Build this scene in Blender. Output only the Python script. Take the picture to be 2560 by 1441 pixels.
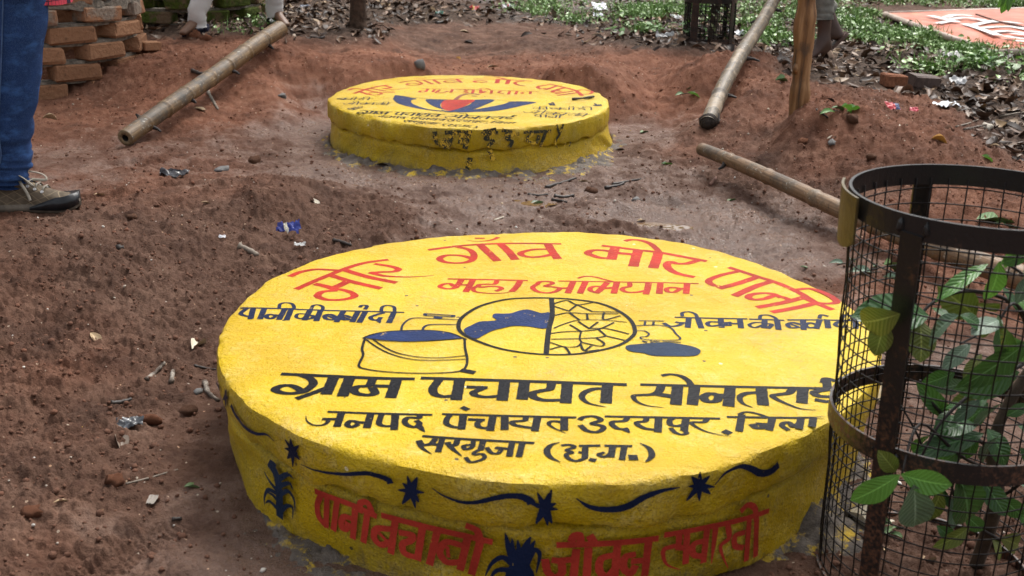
import bpy, bmesh, math, random
import numpy as np
from mathutils import Vector, Matrix, geometry
random.seed(7); RNG = np.random.default_rng(7)
for o in list(bpy.data.objects): bpy.data.objects.remove(o, do_unlink=True)
scene = bpy.context.scene
COL = scene.collection

# ------------------------------------------------------------------ camera
CZ, PIT, ROL, FPX = 1.03195, 0.347623, 0.012383, 2700.0
cam_d = bpy.data.cameras.new('camera'); cam = bpy.data.objects.new('camera', cam_d); COL.objects.link(cam)
cam_d.sensor_width = 36.0; cam_d.lens = FPX/2560*36.0; cam_d.clip_start = 0.05; cam_d.clip_end = 400
_U = Vector((0, math.sin(PIT), math.cos(PIT))); _R = Vector((1, 0, 0)); _F = Vector((0, math.cos(PIT), -math.sin(PIT)))
_cx = math.cos(ROL)*_R + math.sin(ROL)*_U; _cy = -math.sin(ROL)*_R + math.cos(ROL)*_U
M = Matrix.Identity(4)
for i in range(3):
    M[i][0] = _cx[i]; M[i][1] = _cy[i]; M[i][2] = -_F[i]
M[2][3] = CZ
cam.matrix_world = M
cam_d.dof.use_dof = True; cam_d.dof.focus_distance = 2.7; cam_d.dof.aperture_fstop = 9.0
scene.camera = cam

# ------------------------------------------------------------------ sky, sun, exposure (bright overcast, wet day)
world = bpy.data.worlds.new("World"); scene.world = world; world.use_nodes = True
wn = world.node_tree; wn.nodes.clear()
SUN_EL, SUN_AZ = math.radians(58), math.radians(28)     # azimuth from +Y (behind the wells) towards +X
sky = wn.nodes.new('ShaderNodeTexSky'); sky.sky_type = 'NISHITA'; sky.sun_disc = False
sky.sun_elevation = SUN_EL; sky.sun_rotation = SUN_AZ; sky.air_density = 1.0; sky.dust_density = 6.0; sky.ozone_density = 1.0
hsv = wn.nodes.new('ShaderNodeHueSaturation'); hsv.inputs['Saturation'].default_value = 0.22
bg = wn.nodes.new('ShaderNodeBackground'); bg.inputs['Strength'].default_value = 0.15
wo = wn.nodes.new('ShaderNodeOutputWorld')
wn.links.new(sky.outputs[0], hsv.inputs['Color']); wn.links.new(hsv.outputs[0], bg.inputs['Color']); wn.links.new(bg.outputs[0], wo.inputs['Surface'])
sun_d = bpy.data.lights.new('sun', 'SUN'); sun_d.energy = 1.05; sun_d.angle = math.radians(13); sun_d.color = (1.0, 0.96, 0.9)
sun = bpy.data.objects.new('sun', sun_d); COL.objects.link(sun)
_sd = Vector((math.sin(SUN_AZ)*math.cos(SUN_EL), math.cos(SUN_AZ)*math.cos(SUN_EL), math.sin(SUN_EL)))
sun.rotation_euler = _sd.to_track_quat('Z', 'Y').to_euler(); sun.location = (2, 4, 6)
vs = scene.view_settings
vs.view_transform = 'Standard'; vs.look = 'None'; vs.exposure = 0.82; vs.gamma = 1.0; vs.use_curve_mapping = False
scene.render.engine = 'CYCLES'

# ------------------------------------------------------------------ geometry of the viewpoint: a pixel's ray met with a plane, a depth or the ground
def ray(px, py):
    a = (px-1280)/FPX; b = -(py-720.5)/FPX
    c, s = math.cos(ROL), math.sin(ROL); a, b = c*a-s*b, s*a+c*b
    return Vector((a, math.cos(PIT)+b*math.sin(PIT), -math.sin(PIT)+b*math.cos(PIT)))
ORI = Vector((0, 0, CZ))
def PZ(px, py, z): d = ray(px, py); return ORI+d*((z-CZ)/d.z)
def PY(px, py, y): d = ray(px, py); return ORI+d*(y/d.y)

# ------------------------------------------------------------------ numpy noise
def _hash(ix, iy, seed):
    h = (ix.astype(np.int64)*374761393 + iy.astype(np.int64)*668265263 + seed*974711) & 0x7fffffff
    h = ((h ^ (h >> 13))*1274126177) & 0x7fffffff
    h = ((h ^ (h >> 16))*668265263) & 0x7fffffff
    return (h & 0xffff)/65535.0
def vnoise(x, y, seed=0):
    x = np.asarray(x, float); y = np.asarray(y, float)
    ix = np.floor(x); iy = np.floor(y); fx = x-ix; fy = y-iy
    fx = fx*fx*fx*(fx*(fx*6-15)+10); fy = fy*fy*fy*(fy*(fy*6-15)+10)
    a = _hash(ix, iy, seed); b = _hash(ix+1, iy, seed); c = _hash(ix, iy+1, seed); d = _hash(ix+1, iy+1, seed)
    return (a+(b-a)*fx)*(1-fy)+(c+(d-c)*fx)*fy - 0.5
def fbm(x, y, octv=4, seed=0, gain=0.5):
    s = 0; a = 1.0
    for k in range(octv):
        ca, sa = math.cos(k*1.1+.3), math.sin(k*1.1+.3)
        s = s + a*vnoise((ca*x-sa*y)*2**k+k*17.3, (sa*x+ca*y)*2**k+k*9.1, seed+k); a *= gain
    return s
def worley(x, y, seed=0):
    x = np.asarray(x, float); y = np.asarray(y, float); ix = np.floor(x); iy = np.floor(y)
    best = np.full(x.shape, 9.0); rad = np.zeros(x.shape)
    for dx in (-1, 0, 1):
        for dy in (-1, 0, 1):
            cx = ix+dx; cy = iy+dy
            px = cx+_hash(cx, cy, seed); py = cy+_hash(cx, cy, seed+5)
            d = np.hypot(px-x, py-y); m = d < best
            best = np.where(m, d, best); rad = np.where(m, _hash(cx, cy, seed+9), rad)
    return best, rad

# ------------------------------------------------------------------ object helpers
def tag(o, label=None, cat=None, group=None, kind=None):
    if label: o['label'] = label
    if cat: o['category'] = cat
    if group: o['group'] = group
    if kind: o['kind'] = kind
    return o
def link(name, me, parent=None, mats=(), smooth=False):
    o = bpy.data.objects.new(name, me); COL.objects.link(o)
    for m in (mats if isinstance(mats, (list, tuple)) else [mats]):
        if m is not None and m.name not in [x.name for x in me.materials if x]: me.materials.append(m)
    if parent is not None: o.parent = parent
    if smooth and len(me.polygons): me.polygons.foreach_set('use_smooth', [True]*len(me.polygons))
    return o
def mesh(name, v, f):
    me = bpy.data.meshes.new(name); me.from_pydata([tuple(p) for p in v], [], f); me.update(); return me
def obj(name, v, f, mats, parent=None, smooth=False): return link(name, mesh(name, v, f), parent, mats, smooth)
def empty(name, loc=(0, 0, 0), rz=0):
    o = bpy.data.objects.new(name, None); COL.objects.link(o); o.location = loc; o.rotation_euler = (0, 0, rz); o.empty_display_size = .1
    return o
def npmesh(name, co, tris_or_quads):
    """co (n,3) float array, faces (m,k) int array"""
    me = bpy.data.meshes.new(name); n = len(co); m, k = tris_or_quads.shape
    me.vertices.add(n); me.vertices.foreach_set('co', np.asarray(co, np.float32).ravel())
    me.loops.add(m*k); me.loops.foreach_set('vertex_index', tris_or_quads.astype(np.int32).ravel())
    me.polygons.add(m); me.polygons.foreach_set('loop_start', np.arange(0, m*k, k, dtype=np.int32))
    me.polygons.foreach_set('loop_total', np.full(m, k, np.int32))
    me.update(calc_edges=True); me.validate(); return me
def catmull(pts, sub=6, closed=False):
    P = [Vector(p) for p in pts]; n = len(P)
    if n < 3 and not closed:
        return [P[0].lerp(P[-1], i/sub) for i in range(sub+1)]
    out = []
    rng = range(n if closed else n-1)
    for i in rng:
        if closed: p0, p1, p2, p3 = P[(i-1) % n], P[i], P[(i+1) % n], P[(i+2) % n]
        else: p0, p1, p2, p3 = P[max(i-1, 0)], P[i], P[i+1], P[min(i+2, n-1)]
        for k in range(sub):
            t = k/sub; t2 = t*t; t3 = t2*t
            out.append(0.5*((2*p1)+(p2-p0)*t+(2*p0-5*p1+4*p2-p3)*t2+(3*p1-p0-3*p2+p3)*t3))
    if not closed: out.append(P[-1].copy())
    return out
def loft(path, radii, n=12, caps=True, wob=0.0, seed=0, flat=None, twist=0.0, wrinkle=None, freq=9.0):
    """tube along path (Vectors), radii per point (float or (rx, ry)); returns verts, faces"""
    V, F = [], []; m = len(path)
    up = None
    for i in range(m):
        t = (path[min(i+1, m-1)]-path[max(i-1, 0)]).normalized()
        if up is None:
            up = Vector((0, 0, 1)) if abs(t.z) < .9 else Vector((0, 1, 0))
        s = t.cross(up); s.normalize(); u = s.cross(t); u.normalize(); up = u
        r = radii[i]; rx, ry = (r if isinstance(r, (tuple, list)) else (r, r))
        for k in range(n):
            a = 2*math.pi*k/n+twist*i
            w = 1.0
            if wob: w += wob*2*float(fbm(np.array([k/n*6+seed*3.1+math.cos(a)]), np.array([i*freq/m+math.sin(a)]), 3, seed)[0])
            if wrinkle: w += wrinkle(i/(m-1), a)
            V.append(path[i]+s*(math.cos(a)*rx*w)+u*(math.sin(a)*ry*w))
    for i in range(m-1):
        for k in range(n):
            a = i*n+k; b = i*n+(k+1) % n
            F.append((a, b, b+n, a+n))
    if caps:
        F.append(tuple(reversed(range(n)))); F.append(tuple(range((m-1)*n, m*n)))
    return V, F
def join(parts):
    V, F = [], []
    for v, f in parts:
        o = len(V); V += list(v); F += [tuple(i+o for i in q) for q in f]
    return V, F
def box(cx, cy, cz, sx, sy, sz):
    V = [Vector((cx+a*sx/2, cy+b*sy/2, cz+c*sz/2)) for c in (-1, 1) for a, b in ((-1, -1), (1, -1), (1, 1), (-1, 1))]
    return V, [(3, 2, 1, 0), (4, 5, 6, 7), (0, 1, 5, 4), (1, 2, 6, 5), (2, 3, 7, 6), (3, 0, 4, 7)]

# ------------------------------------------------------------------ material helpers
class NT:
    def __init__(s, name):
        s.m = bpy.data.materials.new(name); s.m.use_nodes = True; s.t = s.m.node_tree
        s.b = s.t.nodes['Principled BSDF']; s.c = None
    def n(s, typ, **kw):
        x = s.t.nodes.new('ShaderNode'+typ)
        for k, v in kw.items():
            if k.startswith('_'): setattr(x, k[1:], v)
        for k, v in kw.items():
            if k.startswith('_'): continue
            key = {'i0': 0, 'i1': 1, 'i2': 2}.get(k, k.replace('__', ' '))
            s.put(x.inputs[key], v)
        return x
    def put(s, sock, v):
        if hasattr(v, 'is_output') or isinstance(v, bpy.types.NodeSocket): s.t.links.new(v, sock)
        elif isinstance(v, (tuple, list)) and len(v) == 3 and sock.type == 'RGBA': sock.default_value = (*v, 1)
        else: sock.default_value = v
    def co(s, kind='Object'):
        return s.n('TexCoord').outputs[kind]
    def noise(s, scale, detail=4, rough=.55, vec=None, dist=0.0, col=False):
        x = s.n('TexNoise', Scale=scale, Detail=detail, Roughness=rough, Distortion=dist)
        s.put(x.inputs['Vector'], vec if vec is not None else s.obj_co()); return x.outputs['Color' if col else 'Fac']
    def obj_co(s):
        if s.c is None: s.c = s.co()
        return s.c
    def voro(s, scale, vec=None, feature='F1'):
        x = s.n('TexVoronoi', _feature=feature, Scale=scale); s.put(x.inputs['Vector'], vec if vec is not None else s.obj_co()); return x.outputs['Distance']
    def ramp(s, fac, *stops, interp='LINEAR'):
        x = s.n('ValToRGB'); s.put(x.inputs[0], fac); r = x.color_ramp; r.interpolation = interp
        while len(r.elements) < len(stops): r.elements.new(.5)
        for e, (p, c) in zip(r.elements, stops):
            e.position = p; e.color = (*(c if isinstance(c, (tuple, list)) else (c, c, c)), 1)
        return x.outputs[0]
    def step(s, fac, lo, hi):
        x = s.n('MapRange', _clamp=True); s.put(x.inputs[0], fac); x.inputs[1].default_value = lo; x.inputs[2].default_value = hi
        return x.outputs[0]
    def mix(s, fac, a, b, mode='MIX'):
        x = s.n('Mix', _data_type='RGBA', _blend_type=mode); s.put(x.inputs['Factor'], fac)
        s.put([i for i in x.inputs if i.name == 'A' and i.type == 'RGBA'][0], a); s.put([i for i in x.inputs if i.name == 'B' and i.type == 'RGBA'][0], b)
        return [o for o in x.outputs if o.type == 'RGBA'][0]
    def math(s, op, a, b=None, c=None):
        x = s.n('Math', _operation=op); s.put(x.inputs[0], a)
        if b is not None: s.put(x.inputs[1], b)
        if c is not None: s.put(x.inputs[2], c)
        return x.outputs[0]
    def bump(s, h, strength=.5, dist=.01, prev=None):
        x = s.n('Bump', Strength=strength, Distance=dist, Height=h)
        if prev is not None: s.put(x.inputs['Normal'], prev)
        return x.outputs[0]
    def set(s, **kw):
        for k, v in kw.items(): s.put(s.b.inputs[k.replace('__', ' ')], v)
        return s.m
    def sep(s, vec):
        return s.n('SeparateXYZ', Vector=vec).outputs
    def attr(s, name): return s.n('Attribute', _attribute_name=name)
    def mapping(s, scale=(1, 1, 1), rot=(0, 0, 0)):
        x = s.n('Mapping'); s.put(x.inputs['Vector'], s.obj_co()); x.inputs['Scale'].default_value = scale; x.inputs['Rotation'].default_value = rot; return x.outputs[0]
# ------------------------------------------------------------------ the ground: one sheet out to the horizon
#  px, py, z guess, crumbly, wet, red, litter
CT = """0 1400 .02 .5 .2 .2 0;300 1400 0 .35 .3 .2 0;520 1300 0 .3 .5 .1 0;700 1430 0 .15 .8 0 0;0 1150 .04 .8 .2 .2 0;300 1150 .02 .6 .2 .2 0;500 1000 0 .5 .3 .1 0
0 900 .06 1 .1 .3 0;300 850 .04 1 .1 .25 0;520 850 .01 .6 .3 .1 0;0 700 .08 1 .1 .3 0;300 680 .07 1 .1 .25 0;600 700 .03 .7 .2 .15 0;-200 900 .08 .9 .1 .3 0;-200 600 .1 .6 .3 .3 0
100 580 .09 .5 .3 .3 0;400 560 .09 .6 .2 .3 0;700 600 .045 .8 .2 .2 0;900 570 .03 .7 .3 .1 0;150 500 .08 .2 .5 .4 0;400 480 .1 .5 .3 .35 0;700 470 .155 .95 .15 .25 0;950 500 .105 .9 .2 .2 0;1100 530 .03 .4 .5 .2 0
200 400 .07 .2 .5 .4 0;450 400 .06 .5 .4 .4 0;700 400 .05 .4 .4 .4 0;850 420 .05 .2 .7 .2 0;1000 450 .05 .3 .6 .2 0;1300 480 .03 .3 .7 .1 0;1200 560 .01 .3 .6 .2 0;1450 540 .02 .5 .5 .1 0;1540 510 .085 .9 .2 .1 0;1650 560 -.01 .1 1 .1 0;1850 600 .01 .2 .8 .2 0;2050 650 .02 .2 .6 .3 0
2000 470 .07 .9 .2 .3 0;1850 440 .06 .8 .2 .2 0;1650 430 .05 .5 .5 .2 0;2200 700 .03 .5 .3 .5 0;2400 600 .06 .9 .1 .6 0;2500 500 .1 .8 .1 .6 0;2400 900 0 .15 .5 .15 0;2560 1000 .0 .15 .5 .15 0;2500 1100 0 .3 .4 .05 .1;2200 1400 0 .8 .3 0 .3;2500 1400 0 .8 .3 0 .4;2650 800 .03 .4 .3 .5 0
2100 400 .15 1 0 .5 0;2400 380 .2 1 0 .4 0;2300 300 .26 1 0 .5 0;2100 250 .30 1 0 .7 0;1900 300 .15 .8 0 .7 0;1800 380 .08 .6 .1 .5 0;2600 460 .13 .9 0 .5 .1;2250 250 .26 1 0 .5 .3
1700 300 .08 .3 .4 .6 0;1600 250 .1 .4 .2 .7 0;1650 180 .18 .6 0 .8 0;1900 200 .29 1 0 .7 0;1500 130 .32 .6 0 .7 0;1750 130 .33 .9 0 .8 0;1350 150 .17 .6 .1 .5 0;1850 140 .31 .8 0 .5 .2
250 280 .06 .6 .2 .5 0;130 290 .07 .5 .2 .5 0;450 250 .1 .5 .2 .7 0;600 280 .09 .3 .3 .6 0;750 290 .045 .2 .6 .5 0;800 200 .1 .4 .2 .8 0;650 180 .25 .5 .1 .8 0;500 150 .27 .7 0 .8 0;400 150 .22 .9 0 .7 0;600 100 .34 .7 0 .9 0;800 100 .34 .6 0 .8 0;950 120 .31 .5 0 .7 0;1050 170 .15 .5 .1 .6 0
1150 150 .10 .4 .2 .35 0;1200 110 .14 .3 .2 .15 .2;1250 80 .19 .3 .3 .1 .3;1150 75 .21 .3 .2 .2 .2;1350 100 .2 .5 .2 .1 .4;700 40 .24 .4 .1 .1 1;1000 40 .23 .4 .1 .1 1;1400 50 .2 .3 .5 0 .8;1600 60 .22 .4 .2 0 1;1500 10 .18 .2 .9 0 .6;1650 95 .26 .5 .1 .1 .9;420 60 .2 .4 .1 .1 1;300 20 .2 .4 .1 .1 1;600 50 .25 .4 .1 .2 .9;860 70 .25 .5 .1 .3 .8
2100 130 .24 .4 0 0 1;2300 200 .2 .4 0 0 1;2500 300 .17 .4 0 0 1;2300 100 .2 .4 0 0 .7;2500 60 .2 .4 0 0 .5;2000 60 .22 .4 0 0 1;2050 190 .25 .5 0 .2 .9;2700 330 .16 .4 0 0 1;2400 260 .19 .5 0 .1 1;2560 380 .15 .6 0 .2 .8
1100 430 .045 .3 .6 .1 0;1500 400 .05 .4 .5 .1 0;1600 330 .05 .2 .6 .3 0;830 330 .05 .2 .7 .2 0;1650 480 .05 .7 .4 .1 0;1750 520 .02 .4 .6 .1 0"""
_c = []
for t in CT.replace('\n', ';').split(';'):
    q = [float(k) for k in t.split()]
    p = PZ(q[0], q[1], q[2]); _c.append((p.x, p.y, q[2], *q[3:]))
_c += [(-5, 12, .22, .4, .1, 0, 1), (0, 13, .22, .3, .1, 0, .8), (5, 13, .22, .3, 0, 0, .7), (6, 6, .18, .4, 0, 0, 1), (-5, 5, .12, .5, .1, .4, .4), (-4, 2, .08, .6, .2, .3, 0), (4, 2, .05, .6, .1, .3, .3), (0, -2, 0, .4, .3, .2, .1), (-.2, 5.5, .05, .3, .3, .5, 0), (.068, 2.05, 0, .2, .5, .1, 0), (-.18, 4.63, .04, .2, .5, .1, 0), (-.1, 3.3, .02, .3, .6, .2, 0)]
CTL = np.array(_c)
def zone(x, y):
    """height, crumbly, wet, red, litter interpolated from the survey points"""
    x = np.asarray(x, float); y = np.asarray(y, float)
    x2 = x+.12*fbm(x*2.1, y*2.1, 3, 41); y2 = y+.12*fbm(x*2.1+7, y*2.1, 3, 43)
    W = np.zeros(x.shape); acc = np.zeros((5,)+x.shape)
    for c in CTL:
        d2 = (x2-c[0])**2+(y2-c[1])**2; w = 1.0/(d2+.02+.0006*c[1]**2)**2
        W += w
        for k in range(5): acc[k] += w*c[2+k]
    return acc/W
def core_axis():
    az = np.linspace(-.62, .62, 760)
    out = np.concatenate([np.linspace(-math.pi, -.66, 40), az, np.linspace(.66, math.pi, 40)[:-1]])
    r = np.concatenate([[.05, .35, .7, .95], 1.12*np.exp(np.linspace(0, math.log(11.5/1.12), 860)), [12.2, 13.5, 15.5, 19, 25, 35, 55, 90, 150]])
    return out, r
AZ, RR = core_axis()
A2, R2 = np.meshgrid(AZ, RR)      # rows = r
GX = R2*np.sin(A2); GY = R2*np.cos(A2)
# evaluate the smooth fields on a coarser set of rows/cols, then interpolate
ri = np.unique(np.concatenate([np.arange(0, len(RR), 6), [len(RR)-1]])); ai = np.unique(np.concatenate([np.arange(0, len(AZ), 6), [len(AZ)-1]]))
sm = zone(GX[np.ix_(ri, ai)], GY[np.ix_(ri, ai)])
def up2(a):
    t = np.empty((len(RR), len(ai)))
    for j in range(len(ai)): t[:, j] = np.interp(np.arange(len(RR)), ri, a[:, j])
    o = np.empty((len(RR), len(AZ)))
    for i in range(len(RR)): o[i] = np.interp(np.arange(len(AZ)), ai, t[i])
    return o
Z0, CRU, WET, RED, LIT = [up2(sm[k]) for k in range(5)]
C1 = (0.0678, 2.0541); C2 = (-0.1851, 4.6284)
fade = np.clip((14-R2)/6, 0.15, 1)
big = fbm(GX*2.3, GY*2.3, 3, 3)*.035 + fbm(GX*6.5, GY*6.5, 3, 8)*.016
tracks = fbm(GX*9+GY*2, GY*26-GX*5, 3, 21)*.010*np.clip(1.2-CRU, .2, 1)         # smeared, trodden mud
lump = np.maximum(0, fbm(GX*20, GY*20, 4, 12, .6)+.02)*.032*CRU
w1, wr1 = worley(GX*32+.6*fbm(GX*40, GY*40, 2, 5), GY*32+.6*fbm(GX*40+9, GY*40, 2, 6), 3)
clod1 = np.clip(.42*(.4+wr1)-w1, 0, 1)*(wr1 > .45)*.014*CRU
w2, wr2 = worley(GX*78, GY*78, 11)
clod2 = np.clip(.55*(.35+wr2)-w2, 0, 1)*.012*(.25+CRU)
fine = fbm(GX*55, GY*55, 4, 31, .62)*.0095*(.40+CRU)
GZ = Z0+(big*(1.05-.55*WET)+tracks+lump+clod1+clod2+fine)*fade
# the poles press into the soil they lie on
def press(a, b, r, far=.16):
    ab = np.array([b.x-a.x, b.y-a.y]); L2 = ab@ab; t = np.clip(((GX-a.x)*ab[0]+(GY-a.y)*ab[1])/L2, -.02, 1.05)
    d = np.hypot(GX-a.x-t*ab[0], GY-a.y-t*ab[1]); zz = a.z+(b.z-a.z)*t-r
    k = np.clip(1-(d-r*1.2)/far, 0, 1); k = k*k*(3-2*k); lim = zz+(1-k)*.2
    return np.where(k > 0, np.minimum(GZ, lim+.006*fine/.007), GZ)
POLE_A = (PZ(308, 345, .112), PZ(700, 76, .385)); POLE_C = (PZ(1752, 374, .135), PY(2560, 706, 2.66))
GZ = press(*POLE_A, .030); GZ = press(*POLE_C, .030)
# shoe prints trodden into the damp band between the covers
for q, (px, py, ang, dep) in enumerate(((330, 430, .2, .011), (480, 520, -.3, .010), (560, 470, .5, .009), (250, 540, .1, .011), (900, 455, .6, .009), (1000, 560, -.2, .008), (1250, 520, .3, .009), (1420, 570, -.5, .008), (1800, 560, 1.2, .009), (1930, 620, .7, .009), (330, 1330, .9, .009), (180, 1380, 1.2, .009), (450, 1250, .8, .007), (1680, 380, 1.0, .009), (1620, 300, 1.4, .008), (640, 330, .4, .009))):
    c = PZ(px, py, .04); u = (GX-c.x)*math.cos(ang)+(GY-c.y)*math.sin(ang); v = -(GX-c.x)*math.sin(ang)+(GY-c.y)*math.cos(ang)
    wv = .043*(1-.22*np.exp(-((u+.02)/.05)**2)); d = np.maximum(np.abs(u)/.135, 0)**4+(np.abs(v)/wv)**2.4
    GZ = GZ-dep*np.clip((1.15-d)/.35, 0, 1)*(1-.35*(np.sin(u*520) > .2))+.55*dep*np.exp(-((d-1.5)/.55)**2)*(.6+fbm(GX*30, GY*30, 2, q))
# water table in the puddle hollows, smooth rim round the ring walls
for c, rad, zb in ((C1, .66, .0), (C2, .67, .05)):
    d = np.hypot(GX-c[0], GY-c[1]); k = np.clip((d-rad)/.16, 0, 1)
    GZ = np.where(d < rad-.06, zb-.03, GZ*k+(zb+.25*(GZ-zb))*(1-k))
def pud(px, py, z, rx, ry): p = PZ(px, py, z); return (p.x, p.y, rx, ry, z)
PUDDLES = [pud(1640, 572, .000, .17, .11), pud(1665, 525, .002, .055, .05), pud(1330, 510, .024, .05, .05)]
for x, y, rx, ry, z in PUDDLES:
    d = np.hypot((GX-x)/rx, (GY-y)/ry)+.35*fbm(GX*9, GY*9, 3, 77)
    k = np.clip((1.5-d)/.8, 0, 1); k = k*k*(3-2*k)
    GZ = GZ*(1-k)+k*(z-.012+.018*np.clip(d, 0, 1.3)+.25*fine)
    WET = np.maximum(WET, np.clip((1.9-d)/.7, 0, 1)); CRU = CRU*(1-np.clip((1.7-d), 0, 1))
nr, na = GX.shape
idx = np.arange(nr*na).reshape(nr, na)
f = np.stack([idx[:-1, :-1], idx[:-1, 1:], idx[1:, 1:], idx[1:, :-1]], -1).reshape(-1, 4)[:, ::-1]
seam = np.stack([idx[:-1, -1], idx[:-1, 0], idx[1:, 0], idx[1:, -1]], -1)[:, ::-1]
gm = npmesh('ground', np.stack([GX, GY, GZ], -1).reshape(-1, 3), np.concatenate([f, seam]))
gm.polygons.foreach_set('use_smooth', np.ones(len(gm.polygons), bool))
at = gm.color_attributes.new('soil', 'FLOAT_COLOR', 'POINT')
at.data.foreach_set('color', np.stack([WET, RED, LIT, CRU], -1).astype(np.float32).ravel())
def H(x, y):
    """ground height at a point"""
    a = math.atan2(x, y); r = math.hypot(x, y)
    i = min(max(int(np.searchsorted(RR, r))-1, 0), nr-2); j = min(max(int(np.searchsorted(AZ, a))-1, 0), na-2)
    u = min(max((r-RR[i])/(RR[i+1]-RR[i]), 0), 1); v = min(max((a-AZ[j])/(AZ[j+1]-AZ[j]), 0), 1)
    return float((GZ[i, j]*(1-v)+GZ[i, j+1]*v)*(1-u)+(GZ[i+1, j]*(1-v)+GZ[i+1, j+1]*v)*u)
def look(F, x, y):
    """grid field F read at arrays of points"""
    a = np.arctan2(x, y); r = np.hypot(x, y); i = np.clip(np.searchsorted(RR, r)-1, 0, nr-2); j = np.clip(np.searchsorted(AZ, a)-1, 0, na-2)
    u = np.clip((r-RR[i])/(RR[i+1]-RR[i]), 0, 1); v = np.clip((a-AZ[j])/(AZ[j+1]-AZ[j]), 0, 1)
    return (F[i, j]*(1-v)+F[i, j+1]*v)*(1-u)+(F[i+1, j]*(1-v)+F[i+1, j+1]*v)*u
def LITV(x, y):
    a = math.atan2(x, y); r = math.hypot(x, y)
    i = min(max(int(np.searchsorted(RR, r)), 0), nr-1); j = min(max(int(np.searchsorted(AZ, a)), 0), na-1)
    return float(LIT[i, j]), float(CRU[i, j])
def G(px, py):
    """the ground point under a pixel"""
    d = ray(px, py); lo = None; y = 1.0
    while y < 40:
        p = ORI+d*(y/d.y)
        if p.z < H(p.x, p.y): break
        lo = y; y *= 1.01
    a, b = (lo or 1.0), y
    for _ in range(14):
        m = (a+b)/2; p = ORI+d*(m/d.y)
        if p.z < H(p.x, p.y): b = m
        else: a = m
    p = ORI+d*(b/d.y); p.z = H(p.x, p.y); return p
def normal(x, y, e=.03):
    return Vector((H(x-e, y)-H(x+e, y), H(x, y-e)-H(x, y+e), 2*e)).normalized()

# soil material: colour of the different earths, their wetness, grains of stone
g = NT('soil'); sp = g.attr('soil'); ss = g.n('SeparateColor', Color=sp.outputs['Color']).outputs
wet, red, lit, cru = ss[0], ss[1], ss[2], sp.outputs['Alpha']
n1 = g.noise(1.7, 5); n2 = g.noise(9, 5, .6); n3 = g.noise(48, 4, .65); n4 = g.noise(190, 3, .7)
brown = g.ramp(n2, (.28, (.055, .027, .018)), (.5, (.116, .060, .040)), (.72, (.20, .115, .080)))
redc = g.ramp(n2, (.28, (.11, .040, .021)), (.5, (.225, .088, .048)), (.75, (.36, .165, .098)))
clay = g.ramp(n2, (.3, (.078, .038, .024)), (.5, (.132, .071, .046)), (.72, (.205, .120, .084)))
hum = g.ramp(n3, (.3, (.022, .014, .010)), (.55, (.06, .040, .028)), (.8, (.13, .092, .065)))
rf = g.step(g.math('ADD', red, g.math('MULTIPLY', g.math('SUBTRACT', n1, .5), .9)), .25, .62)
c = g.mix(rf, brown, redc)
wf = g.step(g.math('ADD', wet, g.math('MULTIPLY', g.math('SUBTRACT', n2, .5), .8)), .35, .68)
c = g.mix(wf, c, clay)
c = g.mix(g.step(lit, .45, .75), c, hum)
c = g.mix(g.math('MULTIPLY', g.step(n3, .38, .7), .45), c, g.mix(.4, c, (.30, .18, .12)))
c = g.mix(g.math('MULTIPLY', g.step(n4, .6, .75), .5), c, (.05, .024, .016))
gv = g.n('TexVoronoi', _feature='F1', Scale=62.0); g.put(gv.inputs['Vector'], g.obj_co())
gsel = g.n('SeparateColor', Color=gv.outputs['Color']).outputs
pale = g.math('MULTIPLY', g.math('LESS_THAN', gv.outputs['Distance'], .17), g.math('GREATER_THAN', gsel[0], .93))
c = g.mix(pale, c, g.mix(gsel[1], (.5, .42, .33), (.55, .33, .2)))
c = g.mix(g.math('MULTIPLY', cru, .55), c, g.mix(.62, c, (.030, .013, .008)))  # loose crumbly soil darkened: freshly dug damp plus its shadowing put into the colour
rough = g.math('SUBTRACT', .88, g.math('MULTIPLY', wf, g.step(n2, .2, .75)))
rough = g.math('MAXIMUM', g.math('ADD', g.math('MULTIPLY', rough, .80), .06), .16)
b1 = g.bump(g.noise(95, 6, .75), .75, .008); b2 = g.bump(n4, .7, .003, b1)
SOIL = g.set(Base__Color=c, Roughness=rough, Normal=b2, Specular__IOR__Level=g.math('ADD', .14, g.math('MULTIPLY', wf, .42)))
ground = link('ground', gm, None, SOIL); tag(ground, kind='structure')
# puddles: water lying in the hollows
w = NT('muddy_water')
WATER = w.set(Base__Color=(.15, .092, .048), Roughness=.02, Specular__IOR__Level=.6, Normal=w.bump(w.noise(14, 2), .05, .01))
for k, (x, y, rx, ry, z) in enumerate(PUDDLES):
    V = [(x, y, z+.001)]; n = 48
    for i in range(n):
        a = 2*math.pi*i/n; q = 1.15+.38*math.sin(2*a+k)+.22*math.sin(5*a+1)+.12*math.sin(9*a+k)
        V.append((x+rx*q*math.cos(a), y+ry*q*math.sin(a), z+.001))
    tag(obj('puddle', V, [(0, 1+i, 1+(i+1) % n) for i in range(n)], WATER), kind='structure')
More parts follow.
